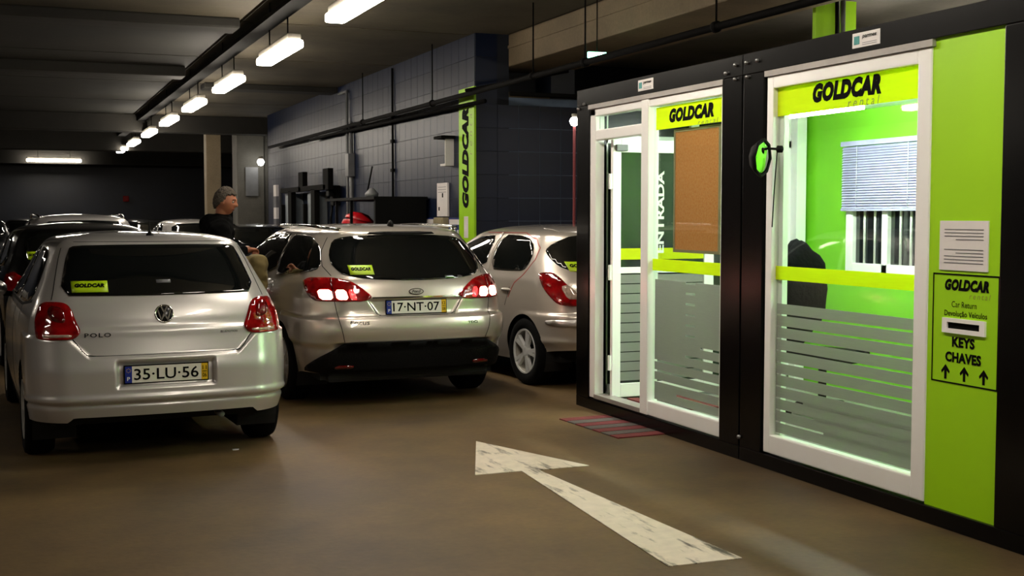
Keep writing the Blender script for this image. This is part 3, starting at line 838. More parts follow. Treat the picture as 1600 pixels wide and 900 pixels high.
class Shell:
    """car body as stacked plan outlines; stations = (z, half width, rear y, front y, corner radius)"""
    def __init__(s, st, crown=.07, taper=.05, ftaper=.08, nr=40, nc=16, ns=100, nf=24, disp=None, zb=None, fcrown=.35):
        zs = [q[0] for q in st]
        s.z0, s.z1 = zs[0], zs[-1]
        s.W, s.YR, s.YF, s.RC = [pchip(zs, [q[i] for q in st]) for i in (1, 2, 3, 4)]
        s.crown, s.taper, s.ftaper, s.fcrown = crown, taper, ftaper, fcrown
        s.nr, s.nc, s.ns, s.nf = nr, nc, ns, nf
        s.N = nr + nc + ns + nf
        s.disp = disp
        s.zb = zb
        s.cache = {}
    def outline(s, z):
        k = round(z, 5)
        if k in s.cache: return s.cache[k]
        W, yr, yf, r = s.W(z), s.YR(z), s.YF(z), s.RC(z)
        L = yf - yr
        r = min(r, .42 * L, .8 * W)
        sc = min(1, W / .6)
        cr = s.crown * sc; tp = s.taper * sc; ft = s.ftaper * sc
        def side(y):
            q = (y - (yr + yf) / 2) / (L / 2)
            return W - (tp if q < 0 else ft) * abs(q) ** 2.6
        xa = W - tp - r
        pts = []
        for i in range(s.nr):
            x = xa * i / s.nr
            pts.append((x, yr + cr * (x / W) ** 2.2))
        ya = yr + cr * (xa / W) ** 2.2
        yb = yr + cr + r * 1.05
        sl = cr * 2.2 * (xa / W) ** 1.2 / W
        p0 = (xa, ya); p1 = (xa + r * .62, ya + sl * r * .62); p3 = (side(yb), yb); p2 = (p3[0] + .004, yb - r * .55)
        for i in range(s.nc):
            t = i / s.nc; u = 1 - t
            pts.append(tuple(u ** 3 * p0[k] + 3 * u * u * t * p1[k] + 3 * u * t * t * p2[k] + t ** 3 * p3[k] for k in (0, 1)))
        rf = min(s.fcrown, .4 * L)
        yc = yf - rf
        for i in range(s.ns):
            y = yb + (yc - yb) * i / s.ns
            pts.append((side(y), y))
        xs = side(yc)
        for i in range(s.nf + 1):
            t = i / s.nf * math.pi / 2
            pts.append((xs * math.cos(t) ** .7 if i < s.nf else 0, yc + rf * math.sin(t) ** .9))
        s.cache[k] = pts
        return pts
    def base(s, u, z):
        p = s.outline(z)
        sg = -1 if u < 0 else 1
        u = min(abs(u), s.N - 1e-6)
        i = int(u); t = u - i
        return Vector((sg * (p[i][0] + (p[i + 1][0] - p[i][0]) * t), p[i][1] + (p[i + 1][1] - p[i][1]) * t, z))
    def normal(s, u, z):
        e = .6
        a = s.base(u + e, z) - s.base(u - e, z)
        b = s.base(u, min(z + .008, s.z1)) - s.base(u, max(z - .008, s.z0))
        n = a.cross(b)
        return n.normalized() if n.length > 1e-9 else Vector((0, 0, 1))
    def at(s, u, z, off=0):
        p = s.base(u, z)
        n = s.normal(u, z)
        d = s.disp(p, abs(u)) if s.disp else 0
        return p + n * (off + d)
    def ux(s, x, z):
        p = s.outline(z); a = abs(x)
        for i in range(s.nr + s.nc + 2):
            if p[i + 1][0] >= a:
                t = (a - p[i][0]) / (p[i + 1][0] - p[i][0])
                return math.copysign(i + max(0, t), x)
        return math.copysign(s.nr + s.nc, x)
    def uy(s, y, z, side=1):
        p = s.outline(z)
        for i in range(s.nr // 2, s.N):
            if p[i + 1][1] >= y:
                return side * (i + max(0, (y - p[i][1]) / max(1e-6, p[i + 1][1] - p[i][1])))
        return side * (s.N - 1)
    def uz(s, p, side=1):
        if p[0] == 'yl': return (s.uy(p[1], p[2], -1), p[2])
        return (s.ux(p[1] * side, p[2]), p[2]) if p[0] == 'x' else (s.uy(p[1], p[2], side), p[2])
    def body(s, name, m, parent, zrows, arches=()):
        us = list(range(-s.N, s.N)) 
        V = []
        for z in zrows:
            row = []
            for u in us:
                uu = float(u)
                zz = z
                if s.zb:
                    b = s.zb(s.base(uu, z))
                    if z < .46: zz = b + (z - s.z0) * (.46 - b) / (.46 - s.z0)
                row.append(s.at(uu, zz))
            V.append(row)
        nu = len(us); nz = len(zrows)
        ins = [[False] * nu for _ in range(nz)]
        for yc, zc, rr in arches:
            for j in range(nz):
                for i in range(nu):
                    p = V[j][i]
                    if abs(us[i]) > s.nr * .8 and math.hypot(p.y - yc, p.z - zc) < rr and abs(p.x) > .45: ins[j][i] = (yc, zc, rr)
        mv = []
        for j in range(nz):
            for i in range(nu):
                if ins[j][i]:
                    if any(0 <= j + b < nz and not ins[j + b][(i + a) % nu] for a, b in ((1, 0), (-1, 0), (0, 1), (0, -1), (1, 1), (-1, 1), (1, -1), (-1, -1))):
                        mv.append((j, i))
        for j, i in mv:
            yc, zc, rr = ins[j][i]
            p = V[j][i]
            d = math.hypot(p.y - yc, p.z - zc) or 1
            V[j][i] = Vector((p.x, yc + (p.y - yc) / d * rr, zc + (p.z - zc) / d * rr))
        vs = [p for r in V for p in r]
        fs = []
        for j in range(nz - 1):
            for i in range(nu):
                k = (i + 1) % nu
                if ins[j][i] and ins[j][k] and ins[j + 1][i] and ins[j + 1][k]: continue
                fs.append([j * nu + i, j * nu + k, (j + 1) * nu + k, (j + 1) * nu + i])
        # roof cap
        c = len(vs)
        top = V[-1]
        vs.append(sum(top, Vector()) / nu)
        for i in range(nu):
            fs.append([(nz - 1) * nu + i, (nz - 1) * nu + (i + 1) % nu, c])
        o = obj(name, vs, fs, m, parent, True)
        return o
    def patch(s, name, poly, m, parent, off=.004, side=1, res=.035, smooth=2, depth=.012, lift=None):
        """polygon in ('x',x,z)/('y',y,z) tokens laid on the body skin as a curved plate"""
        P = [s.uz(p, side) for p in poly]
        P = [(abs(u), z) if side * P[0][0] > 0 and all(abs(q[0]) > 3 for q in P) else (u, z) for u, z in P]
        sg = 1
        if side < 0 and all(q[0] >= 0 for q in P): sg = -1
        zm = sum(p[1] for p in P) / len(P)
        ol = s.outline(zm)
        acc = [0]
        for a, b in zip(ol, ol[1:]): acc.append(acc[-1] + math.hypot(b[0] - a[0], b[1] - a[1]))
        def ua(u):
            a = min(abs(u), s.N - .001); i = int(a)
            return math.copysign(acc[i] + (acc[i + 1] - acc[i]) * (a - i), u)
        def au(a):
            q = abs(a)
            lo, hi = 0, s.N
            while hi - lo > 1:
                mid = (lo + hi) // 2
                if acc[mid] <= q: lo = mid
                else: hi = mid
            return math.copysign(lo + (q - acc[lo]) / max(1e-9, acc[hi] - acc[lo]), a)
        Q = [(ua(u), z) for u, z in P]
        for _ in range(smooth):
            Q = [q for a, b in zip(Q, Q[1:] + Q[:1]) for q in (((a[0] * .8 + b[0] * .2), (a[1] * .8 + b[1] * .2)), ((a[0] * .2 + b[0] * .8), (a[1] * .2 + b[1] * .8)))]
        B = []
        for a, b in zip(Q, Q[1:] + Q[:1]):
            n = max(1, int(math.hypot(b[0] - a[0], b[1] - a[1]) / res))
            for i in range(n): B.append((a[0] + (b[0] - a[0]) * i / n, a[1] + (b[1] - a[1]) * i / n))
        nb = len(B)
        def inside(x, y):
            c = False
            for (x1, y1), (x2, y2) in zip(B, B[1:] + B[:1]):
                if (y1 > y) != (y2 > y) and x < (x2 - x1) * (y - y1) / (y2 - y1) + x1: c = not c
            return c
        x0 = min(b[0] for b in B); x1 = max(b[0] for b in B); y0 = min(b[1] for b in B); y1 = max(b[1] for b in B)
        G = []
        i = 0
        yy = y0 + res * .5
        while yy < y1:
            xx = x0 + (res * .5 if i % 2 else 0)
            while xx < x1:
                if inside(xx, yy) and min((xx - a) ** 2 + (yy - b) ** 2 for a, b in B) > (res * .45) ** 2: G.append((xx, yy))
                xx += res
            yy += res * .87; i += 1
        r = delaunay_2d_cdt([Vector(p) for p in B + G], [], [list(range(nb))], 1, 1e-7)
        vv, ff = r[0], r[2]
        top = [s.at(sg * au(p[0]), min(p[1], s.z1 - .001), off + (lift(p[0], p[1]) if lift else 0)) for p in vv]
        faces = [list(f) for f in ff]
        # orient outwards
        f = faces[0]
        nn = (top[f[1]] - top[f[0]]).cross(top[f[2]] - top[f[0]])
        mid = sg * au(vv[f[0]][0])
        if nn.dot(s.normal(mid, vv[f[0]][1])) < 0: faces = [q[::-1] for q in faces]
        ed = {}
        for q in faces:
            for a, b in zip(q, q[1:] + q[:1]): ed[(a, b)] = 1
        rim = [(a, b) for a, b in ed if (b, a) not in ed]
        idx = {}
        vs = list(top)
        for a, b in rim:
            for k in (a, b):
                if k not in idx:
                    idx[k] = len(vs)
                    vs.append(s.at(sg * au(vv[k][0]), min(vv[k][1], s.z1 - .001), off - depth))
        fs = faces + [[b, a, idx[a], idx[b]] for a, b in rim]
        o = obj(name, vs, fs, m, parent)
        o.data.polygons.foreach_set('use_smooth', [True] * len(faces) + [False] * len(rim))
        return o
    def line(s, name, pts, m, parent, w=.006, off=.0015, side=1, step=.02, uzl=None):
        """thin strip following the skin"""
        P = uzl or [s.uz(p, side) for p in pts]
        D = []
        for a, b in zip(P, P[1:]):
            A = s.base(*a); Bp = s.base(*b)
            n = max(1, int((A - Bp).length / step))
            D += [(a[0] + (b[0] - a[0]) * i / n, a[1] + (b[1] - a[1]) * i / n) for i in range(n)]
        D.append(P[-1])
        c = [s.at(u, z, off) for u, z in D]
        vs = []
        for i, (u, z) in enumerate(D):
            t = (c[min(i + 1, len(c) - 1)] - c[max(i - 1, 0)]).normalized()
            n = s.normal(u, z)
            k = t.cross(n).normalized() * w / 2
            vs += [c[i] + k, c[i] - k, c[i] - k - n * (off + .004), c[i] + k - n * (off + .004)]
        fs = []
        for i in range(len(D) - 1):
            for q in range(4):
                fs.append([i * 4 + q, i * 4 + (q + 1) % 4, i * 4 + 4 + (q + 1) % 4, i * 4 + 4 + q])
        return obj(name, vs, fs, m, parent)
    def print(s, name, txt, x, z, w, h, m, parent, off=.003, **k):
        vs, fs = text_tris(txt, **k)
        return obj(name, [s.at(s.ux(x + a * w, z + b * h), z + b * h, off) for a, b in vs], fs, m, parent)

def frame_at(sh, x, z):
    u = sh.ux(x, z)
    n = sh.normal(u, z)
    p = sh.at(u, z)
    right = Vector((1, 0, 0)); right = (right - n * right.dot(n)).normalized()
    up = n.cross(right)
    return p, right, up, n

def plate(parent, p, right, up, n, nums, yy):
    """EU number plate, 52 x 11 cm"""
    t = empty('number_plate'); t.parent = parent
    def rect(name, cx, cy, w, h, m, lift, th=.004):
        return poly_plate(name, [(cx - w / 2, cy - h / 2), (cx + w / 2, cy - h / 2), (cx + w / 2, cy + h / 2), (cx - w / 2, cy + h / 2)], p + n * lift, right, up, th, m, t)
    rect('plate_base', 0, 0, .526, .118, 'ink', .0)
    rect('plate_field', 0, 0, .512, .104, 'platewhite', .003)
    rect('country_band', -.235, 0, .042, .104, 'plateblue', .0035)
    rect('date_band', .236, 0, .040, .104, 'plateyellow', .0035)
    lettering('lettering', nums, p - right * .002, right, up, .40, .072, 'ink', t, bold=.012, lift=.0085)
    lettering('lettering', 'P', p - right * .235 - up * .026, right, up, .018, .024, 'whiteink', t, bold=.02, lift=.0085)
    lettering('lettering', yy[0], p + right * .236 + up * .024, right, up, .026, .026, 'ink', t, bold=.01, lift=.0085)
    lettering('lettering', yy[1], p + right * .236 - up * .024, right, up, .026, .026, 'ink', t, bold=.01, lift=.0085)
    rect('date_rule', .236, 0, .028, .004, 'ink', .006)
    for i in range(8):
        a = i * math.pi / 4
        c = (-.235 + .012 * math.cos(a), .026 + .012 * math.sin(a))
        poly_plate('star', [(c[0] + .003 * math.cos(b), c[1] + .003 * math.sin(b)) for b in (0, 1.57, 3.14, 4.71)], p + n * .007, right, up, .0012, 'plateyellow', t)
    return t

def wheel(parent, x, y, r, w, rim, spokes=5, side=-1, kind='alloy', split=False):
    """tyre and rim; outer face at x, axle along x"""
    t = empty('wheel'); t.parent = parent; t.location = (x, y, r)
    a = (side, 0, 0)
    lathe('tyre', [(rim, -w), (r * .93, -w), (r, -w + .03), (r, -.03), (r * .96, -.008), (r * .86, 0), (rim + .012, -.006), (rim, -.018), (rim, -w * .8)], (0, 0, 0), a, 'rubber', t, 40)
    rm = bmesh.new()
    add_lathe(rm, [(rim, -.01), (rim - .012, -.012), (rim - .02, -.05), (rim - .03, -w * .8), (.05, -w * .8)], (0, 0, 0), a, 40)
    bmobj('rim_barrel', rm, 'lamphouse', t, True)
    sp = bmesh.new()
    add_lathe(sp, [(rim + .002, -.016), (rim, -.004), (rim - .014, -.006), (rim - .016, -.02)], (0, 0, 0), a, 40)
    add_lathe(sp, [(.0, -.012), (.035, -.012), (.06, -.02), (.062, -.05)], (0, 0, 0), a, 24)
    n = spokes * (2 if split else 1)
    for i in range(n):
        g = 2 * math.pi * (i // 2 + .5) / spokes + (.13 if i % 2 else -.13) if split else 2 * math.pi * i / spokes
        d = Vector((0, math.cos(g), math.sin(g))); e = Vector((0, -math.sin(g), math.cos(g)))
        w0, w1 = (.016, .022) if split else (.026, .034)
        q = []
        for rr, ww, h in ((.04, w0, -.016), (rim * .55, (w0 + w1) / 2, -.014), (rim - .006, w1, -.010)):
            for sgn in (-1, 1):
                q.append((d * rr + e * ww * sgn * .8 + Vector((side * h, 0, 0)), d * rr + e * ww * sgn + Vector((side * (h - .03), 0, 0))))
        vt = [sp.verts.new(v[0]) for v in q]; vb = [sp.verts.new(v[1]) for v in q]
        for k in (0, 2):
            sp.faces.new([vt[k], vt[k + 1], vt[k + 3], vt[k + 2]])
            sp.faces.new([vt[k], vt[k + 2], vb[k + 2], vb[k]])
            sp.faces.new([vt[k + 1], vb[k + 1], vb[k + 3], vt[k + 3]])
    bmobj('spoked_rim', sp, kind, t, False)
    lathe('brake_disc', [(.06, -.09), (rim * .72, -.09), (rim * .72, -.1)], (0, 0, 0), a, 'greypipe', t, 24)
    return t

def undercar(parent, W, y0, y1, arches, z0=.22):
    box('underbody', (-W + .14, W - .14), (y0 + .12, y1 - .1), (z0 + .03, .50), 'seam', parent)
    for yc, zc, rr in arches:
        for s in (-1, 1):
            bm = bmesh.new()
            n = 20
            x0 = s * (W - .30); x1 = s * (W - .035)
            A = [bm.verts.new((x0, yc + math.cos(t) * rr, zc + math.sin(t) * rr)) for t in [math.pi * (1.15 - 1.3 * i / n) for i in range(n + 1)]]
            Bv = [bm.verts.new((x1, v.co.y, v.co.z)) for v in A]
            for i in range(n): bm.faces.new([A[i], A[i + 1], Bv[i + 1], Bv[i]])
            bm.faces.new(A)
            bmobj('wheel_well', bm, 'seam', parent)

def mirror_part(parent, x, y, z, side, m):
    t = blob('door_mirror', (side * x, y, z), (.11, .07, .075), m, parent, 2)
    tube('mirror_foot', [(side * (x - .16), y + .03, z - .05), (side * (x - .06), y + .01, z - .03)], .022, 'blackplastic', t, 8)
    return t

def sticker(sh, parent, x, z, w=.20, h=.068):
    o = sh.patch('window_sticker', [('x', x - w / 2, z - h / 2), ('x', x + w / 2, z - h / 2), ('x', x + w / 2, z + h / 2), ('x', x - w / 2, z + h / 2)], 'sticker', parent, off=.008, smooth=0, res=.05, depth=.003)
    sh.print('lettering', 'GOLDCAR', x, z + .006, w * .82, h * .36, 'ink', o, off=.0095, shear=.22, bold=.075, space=1.1)
    return o

def rows(z0, z1, dz, ztop):
    r = []
    z = z0
    while z < z1: r.append(z); z += dz
    for t in ztop: r.append(t)
    return r

# ---- small silver hatchback in front (rear view)
def polo_seam(x):       # lower edge of the tailgate, z over |x|
    a = abs(x)
    if a < .46: return .690
    if a < .58: return .690 + (a - .46) / .12 * .118
    return .808 + (a - .60) * .06
def polo_disp(p, u):
    if p.y > .9: return 0
    d = 0
    a = abs(p.x)
    if p.z < 1.0:
        # bumper stands proud of the tailgate below the shut line
        d += .016 * (1 - sstep(polo_seam(a) - .012, polo_seam(a) + .004, p.z)) * (1 - sstep(.35, .8, p.y))
    if a < .36 and .46 < p.z < .67:      # number plate recess
        k = (1 - sstep(.292, .31, a)) * sstep(.488, .502, p.z) * (1 - sstep(.642, .655, p.z))
        d -= .030 * k
    # lower bumper groove
    d -= .014 * math.exp(-((p.z - .392) / .014) ** 2)
    d += .010 * math.exp(-((p.z - .425) / .02) ** 2)
    return d
def smoothz(p, table):
    return table(abs(p.x))
st = [(.20, .79, .10, 3.86, .26), (.30, .815, .045, 3.92, .24), (.38, .828, .02, 3.95, .22), (.44, .835, .0, 3.97, .22), (.58, .84, .0, 3.97, .22), (.68, .838, .018, 3.93, .21), (.80, .832, .038, 3.80, .20),
      (.85, .828, .044, 3.70, .19), (.865, .826, .056, 3.66, .19), (.93, .812, .068, 3.42, .19), (1.0, .785, .09, 3.12, .19), (1.05, .765, .112, 2.95, .19), (1.07, .755, .124, 2.90, .19), (1.2, .695, .232, 2.66, .18), (1.33, .635, .345, 2.38, .17),
      (1.375, .610, .375, 2.26, .17), (1.392, .592, .385, 2.2, .17), (1.415, .55, .46, 2.08, .16), (1.437, .46, .62, 1.92, .14), (1.452, .33, .85, 1.75, .10), (1.460, .15, 1.1, 1.55, .05), (1.462, .05, 1.25, 1.42, .02)]
def polo_zb(p):
    a = abs(p.x)
    return .315 - .03 * sstep(.50, .56, a) - .09 * sstep(.40, 1.0, p.y)
SHELLS = {}
polo = empty('hatchback', (.867, 7.946, 0), R(2.82), 'silver small hatchback nearest the camera, rear to the viewer', 'car', 'silver cars parked in the foreground')
sh = Shell(st, crown=.085, taper=.045, nr=64, nc=20, ns=112, disp=polo_disp, zb=polo_zb)
arch = [(.68, .29, .335), (3.15, .29, .335)]
SHELLS['polo'] = (sh, polo)
sh.body('body', 'silver', polo, rows(.20, 1.395, .0115, [1.40, 1.408, 1.416, 1.424, 1.431, 1.438, 1.444, 1.449, 1.453, 1.457, 1.460, 1.4617]), arch)
undercar(polo, .82, .12, 3.85, arch, .21)
for s in (-1, 1):
    for y in (.68, 3.15): wheel(polo, s * .825, y, .298, .185, .197, 7, s)
g = [('x', -.618, 1.066), ('x', -.3, 1.062), ('x', 0, 1.060), ('x', .3, 1.062), ('x', .618, 1.066), ('x', .535, 1.355), ('x', .50, 1.374), ('x', .25, 1.380), ('x', -.25, 1.380), ('x', -.50, 1.374), ('x', -.535, 1.355)]
sh.patch('rear_window', g, 'tint', polo, off=.004, smooth=1)
sticker(sh, polo, -.437, 1.118, .215, .068)
sh.patch('small_label', [('x', -.03, 1.135), ('x', .06, 1.135), ('x', .06, 1.155), ('x', -.03, 1.155)], 'greyink', polo, off=.006, smooth=0, depth=.002)
for s in (-1, 1):
    sh.patch('side_window', [('y', .52, 1.03), ('y', .62, 1.19), ('y', .78, 1.315), ('y', .98, 1.345), ('y', 1.36, 1.352), ('y', 1.36, 1.0), ('y', .9, .99)], 'tint', polo, off=.004, side=s, smooth=1, res=.05)
    sh.patch('side_window', [('y', 1.42, 1.0), ('y', 1.42, 1.352), ('y', 1.9, 1.345), ('y', 2.15, 1.31), ('y', 2.62, 1.02), ('y', 2.5, .985)], 'tint', polo, off=.004, side=s, smooth=1, res=.05)
    sh.line('window_trim', [('y', .50, 1.02), ('y', 1.0, .975), ('y', 2.6, .975)], 'seam', polo, .018, .003, s)
    sh.line('door_seam', [('y', 1.39, .95), ('y', 1.39, .30)], 'seam', polo, .006, .001, s)
    sh.line('door_seam', [('y', .98, .85), ('y', .95, .98)], 'seam', polo, .006, .001, s)
    tl = sh.patch('tail_light', [('x', .505, .845), ('x', .53, .815), ('x', .56, .800), ('x', .66, .800), ('y', .15, .803), ('y', .185, .815), ('y', .235, .92), ('y', .255, .98), ('y', .262, 1.01), ('y', .235, 1.026), ('x', .64, 1.028), ('x', .60, 1.025), ('x', .57, 1.01), ('x', .548, .965), ('x', .525, .90)], 'lens', polo, off=.010, side=s, smooth=1, res=.03)
    sh.patch('reversing_lens', [('x', .565, .812), ('x', .66, .812), ('y', .155, .814), ('y', .175, .832), ('x', .66, .832), ('x', .555, .832)], 'lensclear', tl, off=.0115, side=s, smooth=1, res=.03, depth=.004)
    sh.patch('dark_lens_field', [('x', .585, .90), ('x', .66, .91), ('x', .69, .97), ('x', .66, 1.01), ('x', .60, .99)], 'lensdark', tl, off=.0112, side=s, smooth=2, res=.03, depth=.003)
    mirror_part(polo, .93, 2.42, 1.0, s, 'silver')
# shut lines
def both(f): return [(-x, z) for x, z in reversed(f)] + [q for q in f]
sm = both([(0.02, .692), (.30, .692), (.42, .694), (.475, .700), (.505, .73), (.535, .775), (.556, .800)])
sh.line('tailgate_seam', None, 'seam', polo, .007, .002, uzl=[(sh.ux(x, z), z) for x, z in sm])
for s in (-1, 1):
    sh.line('tailgate_seam', [('x', .665, 1.04), ('x', .655, 1.075), ('x', .575, 1.36)], 'seam', polo, .006, .0015, s)
spo = sh.line('roof_edge_seam', None, 'seam', polo, .006, .001, uzl=[(sh.ux(x, 1.40), 1.40) for x in [-.5 + i * .1 for i in range(11)]])
p, r_, u_, n_ = frame_at(sh, 0, .572)
plate(polo, p + n_ * .004, r_, u_, n_, '35·LU·56', ('11', '06'))
# round badge: ring, V over W
p, r_, u_, n_ = frame_at(sh, 0.0, .945)
bd = empty('badge'); bd.parent = polo
def badge_ring(name, rr, m, lift):
    return lathe(name, rr, p + n_ * lift, n_, m, bd, 36)
badge_ring('badge_disc', [(0, .004), (.05, .004), (.056, 0)], 'darkchrome', .0)
badge_ring('badge_ring', [(.050, .003), (.052, .010), (.058, .010), (.061, .0)], 'chrome', .0)
def stroke(pts, w=.009):
    bm = bmesh.new()
    for a, b in zip(pts, pts[1:]):
        a = Vector(a); b = Vector(b); d = (b - a).normalized(); k = Vector((-d.y, d.x)) * w / 2
        q = [a + k - d * .002, a - k - d * .002, b - k + d * .002, b + k + d * .002]
        v = [bm.verts.new(p + r_ * c.x + u_ * c.y + n_ * .009) for c in q]; v2 = [bm.verts.new(p + r_ * c.x + u_ * c.y + n_ * .003) for c in q]
        bm.faces.new(v)
        for i in range(4): bm.faces.new([v[i], v[(i + 1) % 4], v2[(i + 1) % 4], v2[i]])
    return bm
bmobj('badge_letter', stroke([(-.019, .047), (0, .006), (.019, .047)]), 'chrome', bd)
bmobj('badge_letter', stroke([(-.042, .028), (-.020, -.042), (0, .000), (.020, -.042), (.042, .028)]), 'chrome', bd)
sh.print('lettering', 'POLO', -.408, .824, .155, .026, 'chrome', polo, off=.004, space=1.25, bold=.01)
sh.print('lettering', 'BLUEMOTION', .407, .819, .11, .014, 'chrome', polo, off=.004)
ant = lathe('roof_aerial', [(.028, 0), (.022, .018), (.008, .03), (.005, .05), (.004, .10), (0, .102)], (0, .62, 1.432), (0, .18, 1), 'blackplastic', polo, 12)
tube('exhaust_tip', [(.36, .10, .27), (.36, .4, .27)], .022, 'greypipe', polo, 12)
# ---- silver estate car with lit tail lights
def fo_disp(p, u):
    if p.y > 1.0: return 0
    d = 0; a = abs(p.x)
    # bumper step and plate recess on the tailgate
    d += .020 * (1 - sstep(.735, .765, p.z)) * sstep(.50, .56, p.z)
    k = (1 - sstep(.40 - (.905 - p.z) * .7, .43 - (.905 - p.z) * .7, a)) * sstep(.76, .775, p.z) * (1 - sstep(.892, .902, p.z))
    d -= .022 * k
    d -= .03 * (1 - sstep(.545, .56, p.z)) * (1 - sstep(.62, .70, a))
    return d
st = [(.20, .84, .14, 4.40, .26), (.30, .88, .10, 4.47, .26), (.45, .90, .05, 4.52, .26), (.56, .91, .03, 4.54, .27), (.66, .91, .0, 4.55, .27), (.74, .908, .02, 4.52, .27), (.80, .905, .045, 4.44, .27),
      (.90, .90, .055, 4.22, .27), (.93, .895, .065, 4.10, .27), (1.0, .875, .09, 3.75, .28), (1.05, .855, .12, 3.5, .28), (1.10, .83, .17, 3.36, .28), (1.25, .765, .31, 3.05, .26), (1.36, .70, .40, 2.75, .25),
      (1.40, .675, .42, 2.62, .25), (1.425, .65, .43, 2.52, .25), (1.45, .60, .50, 2.4, .24), (1.47, .52, .62, 2.28, .22), (1.487, .38, .85, 2.1, .15), (1.497, .18, 1.15, 1.85, .07), (1.50, .06, 1.35, 1.65, .02)]
def fo_zb(p):
    return .30 - .09 * sstep(.4, 1.2, p.y)
foc = empty('estate_car', (3.009, 9.388, 0), R(2.0), 'silver estate car with glowing tail lights beside the small hatchback', 'car', 'silver cars parked in the foreground')
sh = Shell(st, crown=.11, taper=.07, ftaper=.1, nr=56, nc=24, ns=120, disp=fo_disp, zb=fo_zb)
arch = [(.97, .32, .36), (3.62, .32, .36)]
SHELLS['focus'] = (sh, foc)
sh.body('body', 'silver2', foc, rows(.20, 1.43, .0125, [1.436, 1.443, 1.45, 1.457, 1.464, 1.47, 1.476, 1.482, 1.488, 1.493, 1.497, 1.4995]), arch)
undercar(foc, .89, .16, 4.4, arch, .21)
for s in (-1, 1):
    for y in (.97, 3.62): wheel(foc, s * .90, y, .318, .205, .21, 5, s)
# black lower bumper
sh.patch('lower_bumper', [('x', .80, .44), ('x', .70, .50), ('x', .60, .555), ('x', .3, .560), ('x', 0, .562), ('x', -.3, .564), ('x', -.58, .565), ('x', -.68, .50), ('x', -.78, .43), ('x', -.835, .35), ('x', -.83, .31), ('x', 0, .305), ('x', .83, .31), ('x', .835, .35)], 'blackplastic', foc, off=.02, smooth=1, res=.05, depth=.03)
box('diffuser', (-.70, .70), (.22, .62), (.22, .40), 'seam', foc, .03)
for s in (-1, 1):
    sh.patch('bumper_reflector', [('x', .52, .335), ('x', .66, .335), ('x', .66, .365), ('x', .52, .365)], 'lensdark', foc, off=.024, side=s, smooth=1, depth=.006)
g = [('x', -.60, 1.125), ('x', -.57, 1.092), ('x', -.37, 1.055), ('x', 0, 1.040), ('x', .37, 1.050), ('x', .56, 1.075), ('x', .64, 1.112), ('x', .668, 1.17), ('x', .655, 1.24), ('x', .586, 1.356), ('x', .49, 1.392), ('x', .25, 1.41), ('x', -.25, 1.41), ('x', -.48, 1.396), ('x', -.565, 1.365), ('x', -.62, 1.26), ('x', -.628, 1.18)]
sh.patch('rear_window', g, 'tint', foc, off=.004, smooth=1)
sh.patch('roof_spoiler_light', [('x', -.30, 1.412), ('x', .30, 1.412), ('x', .27, 1.432), ('x', -.27, 1.432)], 'blackplastic', foc, off=.008, smooth=1)
sticker(sh, foc, -.418, 1.126, .195, .074)
for s in (-1, 1):
    sh.patch('side_window', [('y', .42, 1.12), ('y', .43, 1.18), ('y', .58, 1.316), ('y', .80, 1.395), ('y', 1.22, 1.412), ('y', 1.36, 1.412), ('y', 1.36, 1.055), ('y', 1.17, 1.06), ('y', .64, 1.095)], 'tint', foc, off=.004, side=s, smooth=1, res=.05)
    sh.patch('side_window', [('y', 1.40, 1.055), ('y', 1.40, 1.412), ('y', 1.9, 1.402), ('y', 2.25, 1.375), ('y', 2.6, 1.31), ('y', 3.15, 1.08), ('y', 3.0, 1.04)], 'tint', foc, off=.004, side=s, smooth=1, res=.06)
    sh.line('door_seam', [('y', 1.33, 1.0), ('y', 1.33, .35)], 'seam', foc, .006, .001, s)
    tl = sh.patch('tail_light', [('x', .375, .925), ('x', .385, .905), ('x', .43, .884), ('x', .60, .884), ('y', .20, .884), ('y', .25, .89), ('y', .32, .925), ('y', .40, .98), ('y', .48, 1.035), ('y', .42, 1.06), ('y', .38, 1.066), ('x', .68, 1.068), ('x', .62, 1.062), ('x', .53, 1.042), ('x', .45, .99)], 'lens', foc, off=.012, side=s, smooth=1, res=.03)
    sh.patch('lit_lamp', [('x', .560, .898), ('x', .645, .898), ('x', .650, .972), ('x', .575, .972)], 'lamplit', tl, off=.014, side=s, smooth=1, res=.03, depth=.004)
    sh.patch('lit_lamp', [('x', .672, .898), ('y', .205, .899), ('y', .262, .972), ('x', .675, .974)], 'lamplit', tl, off=.014, side=s, smooth=1, res=.03, depth=.004)
    sh.patch('glowing_lens_edge', [('x', .49, .898), ('x', .54, .895), ('x', .555, .975), ('x', .515, .975)], 'lensglow', tl, off=.0135, side=s, smooth=1, res=.03, depth=.004)
    sh.patch('lens_divider', [('x', .654, .892), ('x', .664, .892), ('x', .668, 1.06), ('x', .658, 1.06)], 'lensdark', tl, off=.0145, side=s, smooth=0, res=.03, depth=.004)
    sh.line('tailgate_seam', [('x', .655, 1.085), ('x', .690, 1.16), ('x', .66, 1.28), ('x', .59, 1.39)], 'seam', foc, .006, .001, s)
    sh.line('tailgate_seam', [('x', .668, .885), ('x', .64, .72), ('x', .60, .565)], 'seam', foc, .006, .001, s)
    mirror_part(foc, 1.0, 3.0, 1.03, s, 'silver2')
    rp = []
    for i in range(15):
        y = .55 + i * .14
        zz = 1.44 - .02 * abs((i - 7) / 7) ** 3
        q = sh.at(sh.uy(y + .0, 1.425, s), 1.425)
        rp.append((q.x * .985, q.y, 1.425 + .028 + .03 * (1 - abs((i - 7) / 7) ** 4)))
    rl = tube('roof_rail', rp, .014, 'chrome', foc, 8)
sh.line('handle_strip', None, 'chrome', foc, .012, .012, uzl=[(sh.ux(x, .908), .908) for x in [-.37 + i * .074 for i in range(11)]])
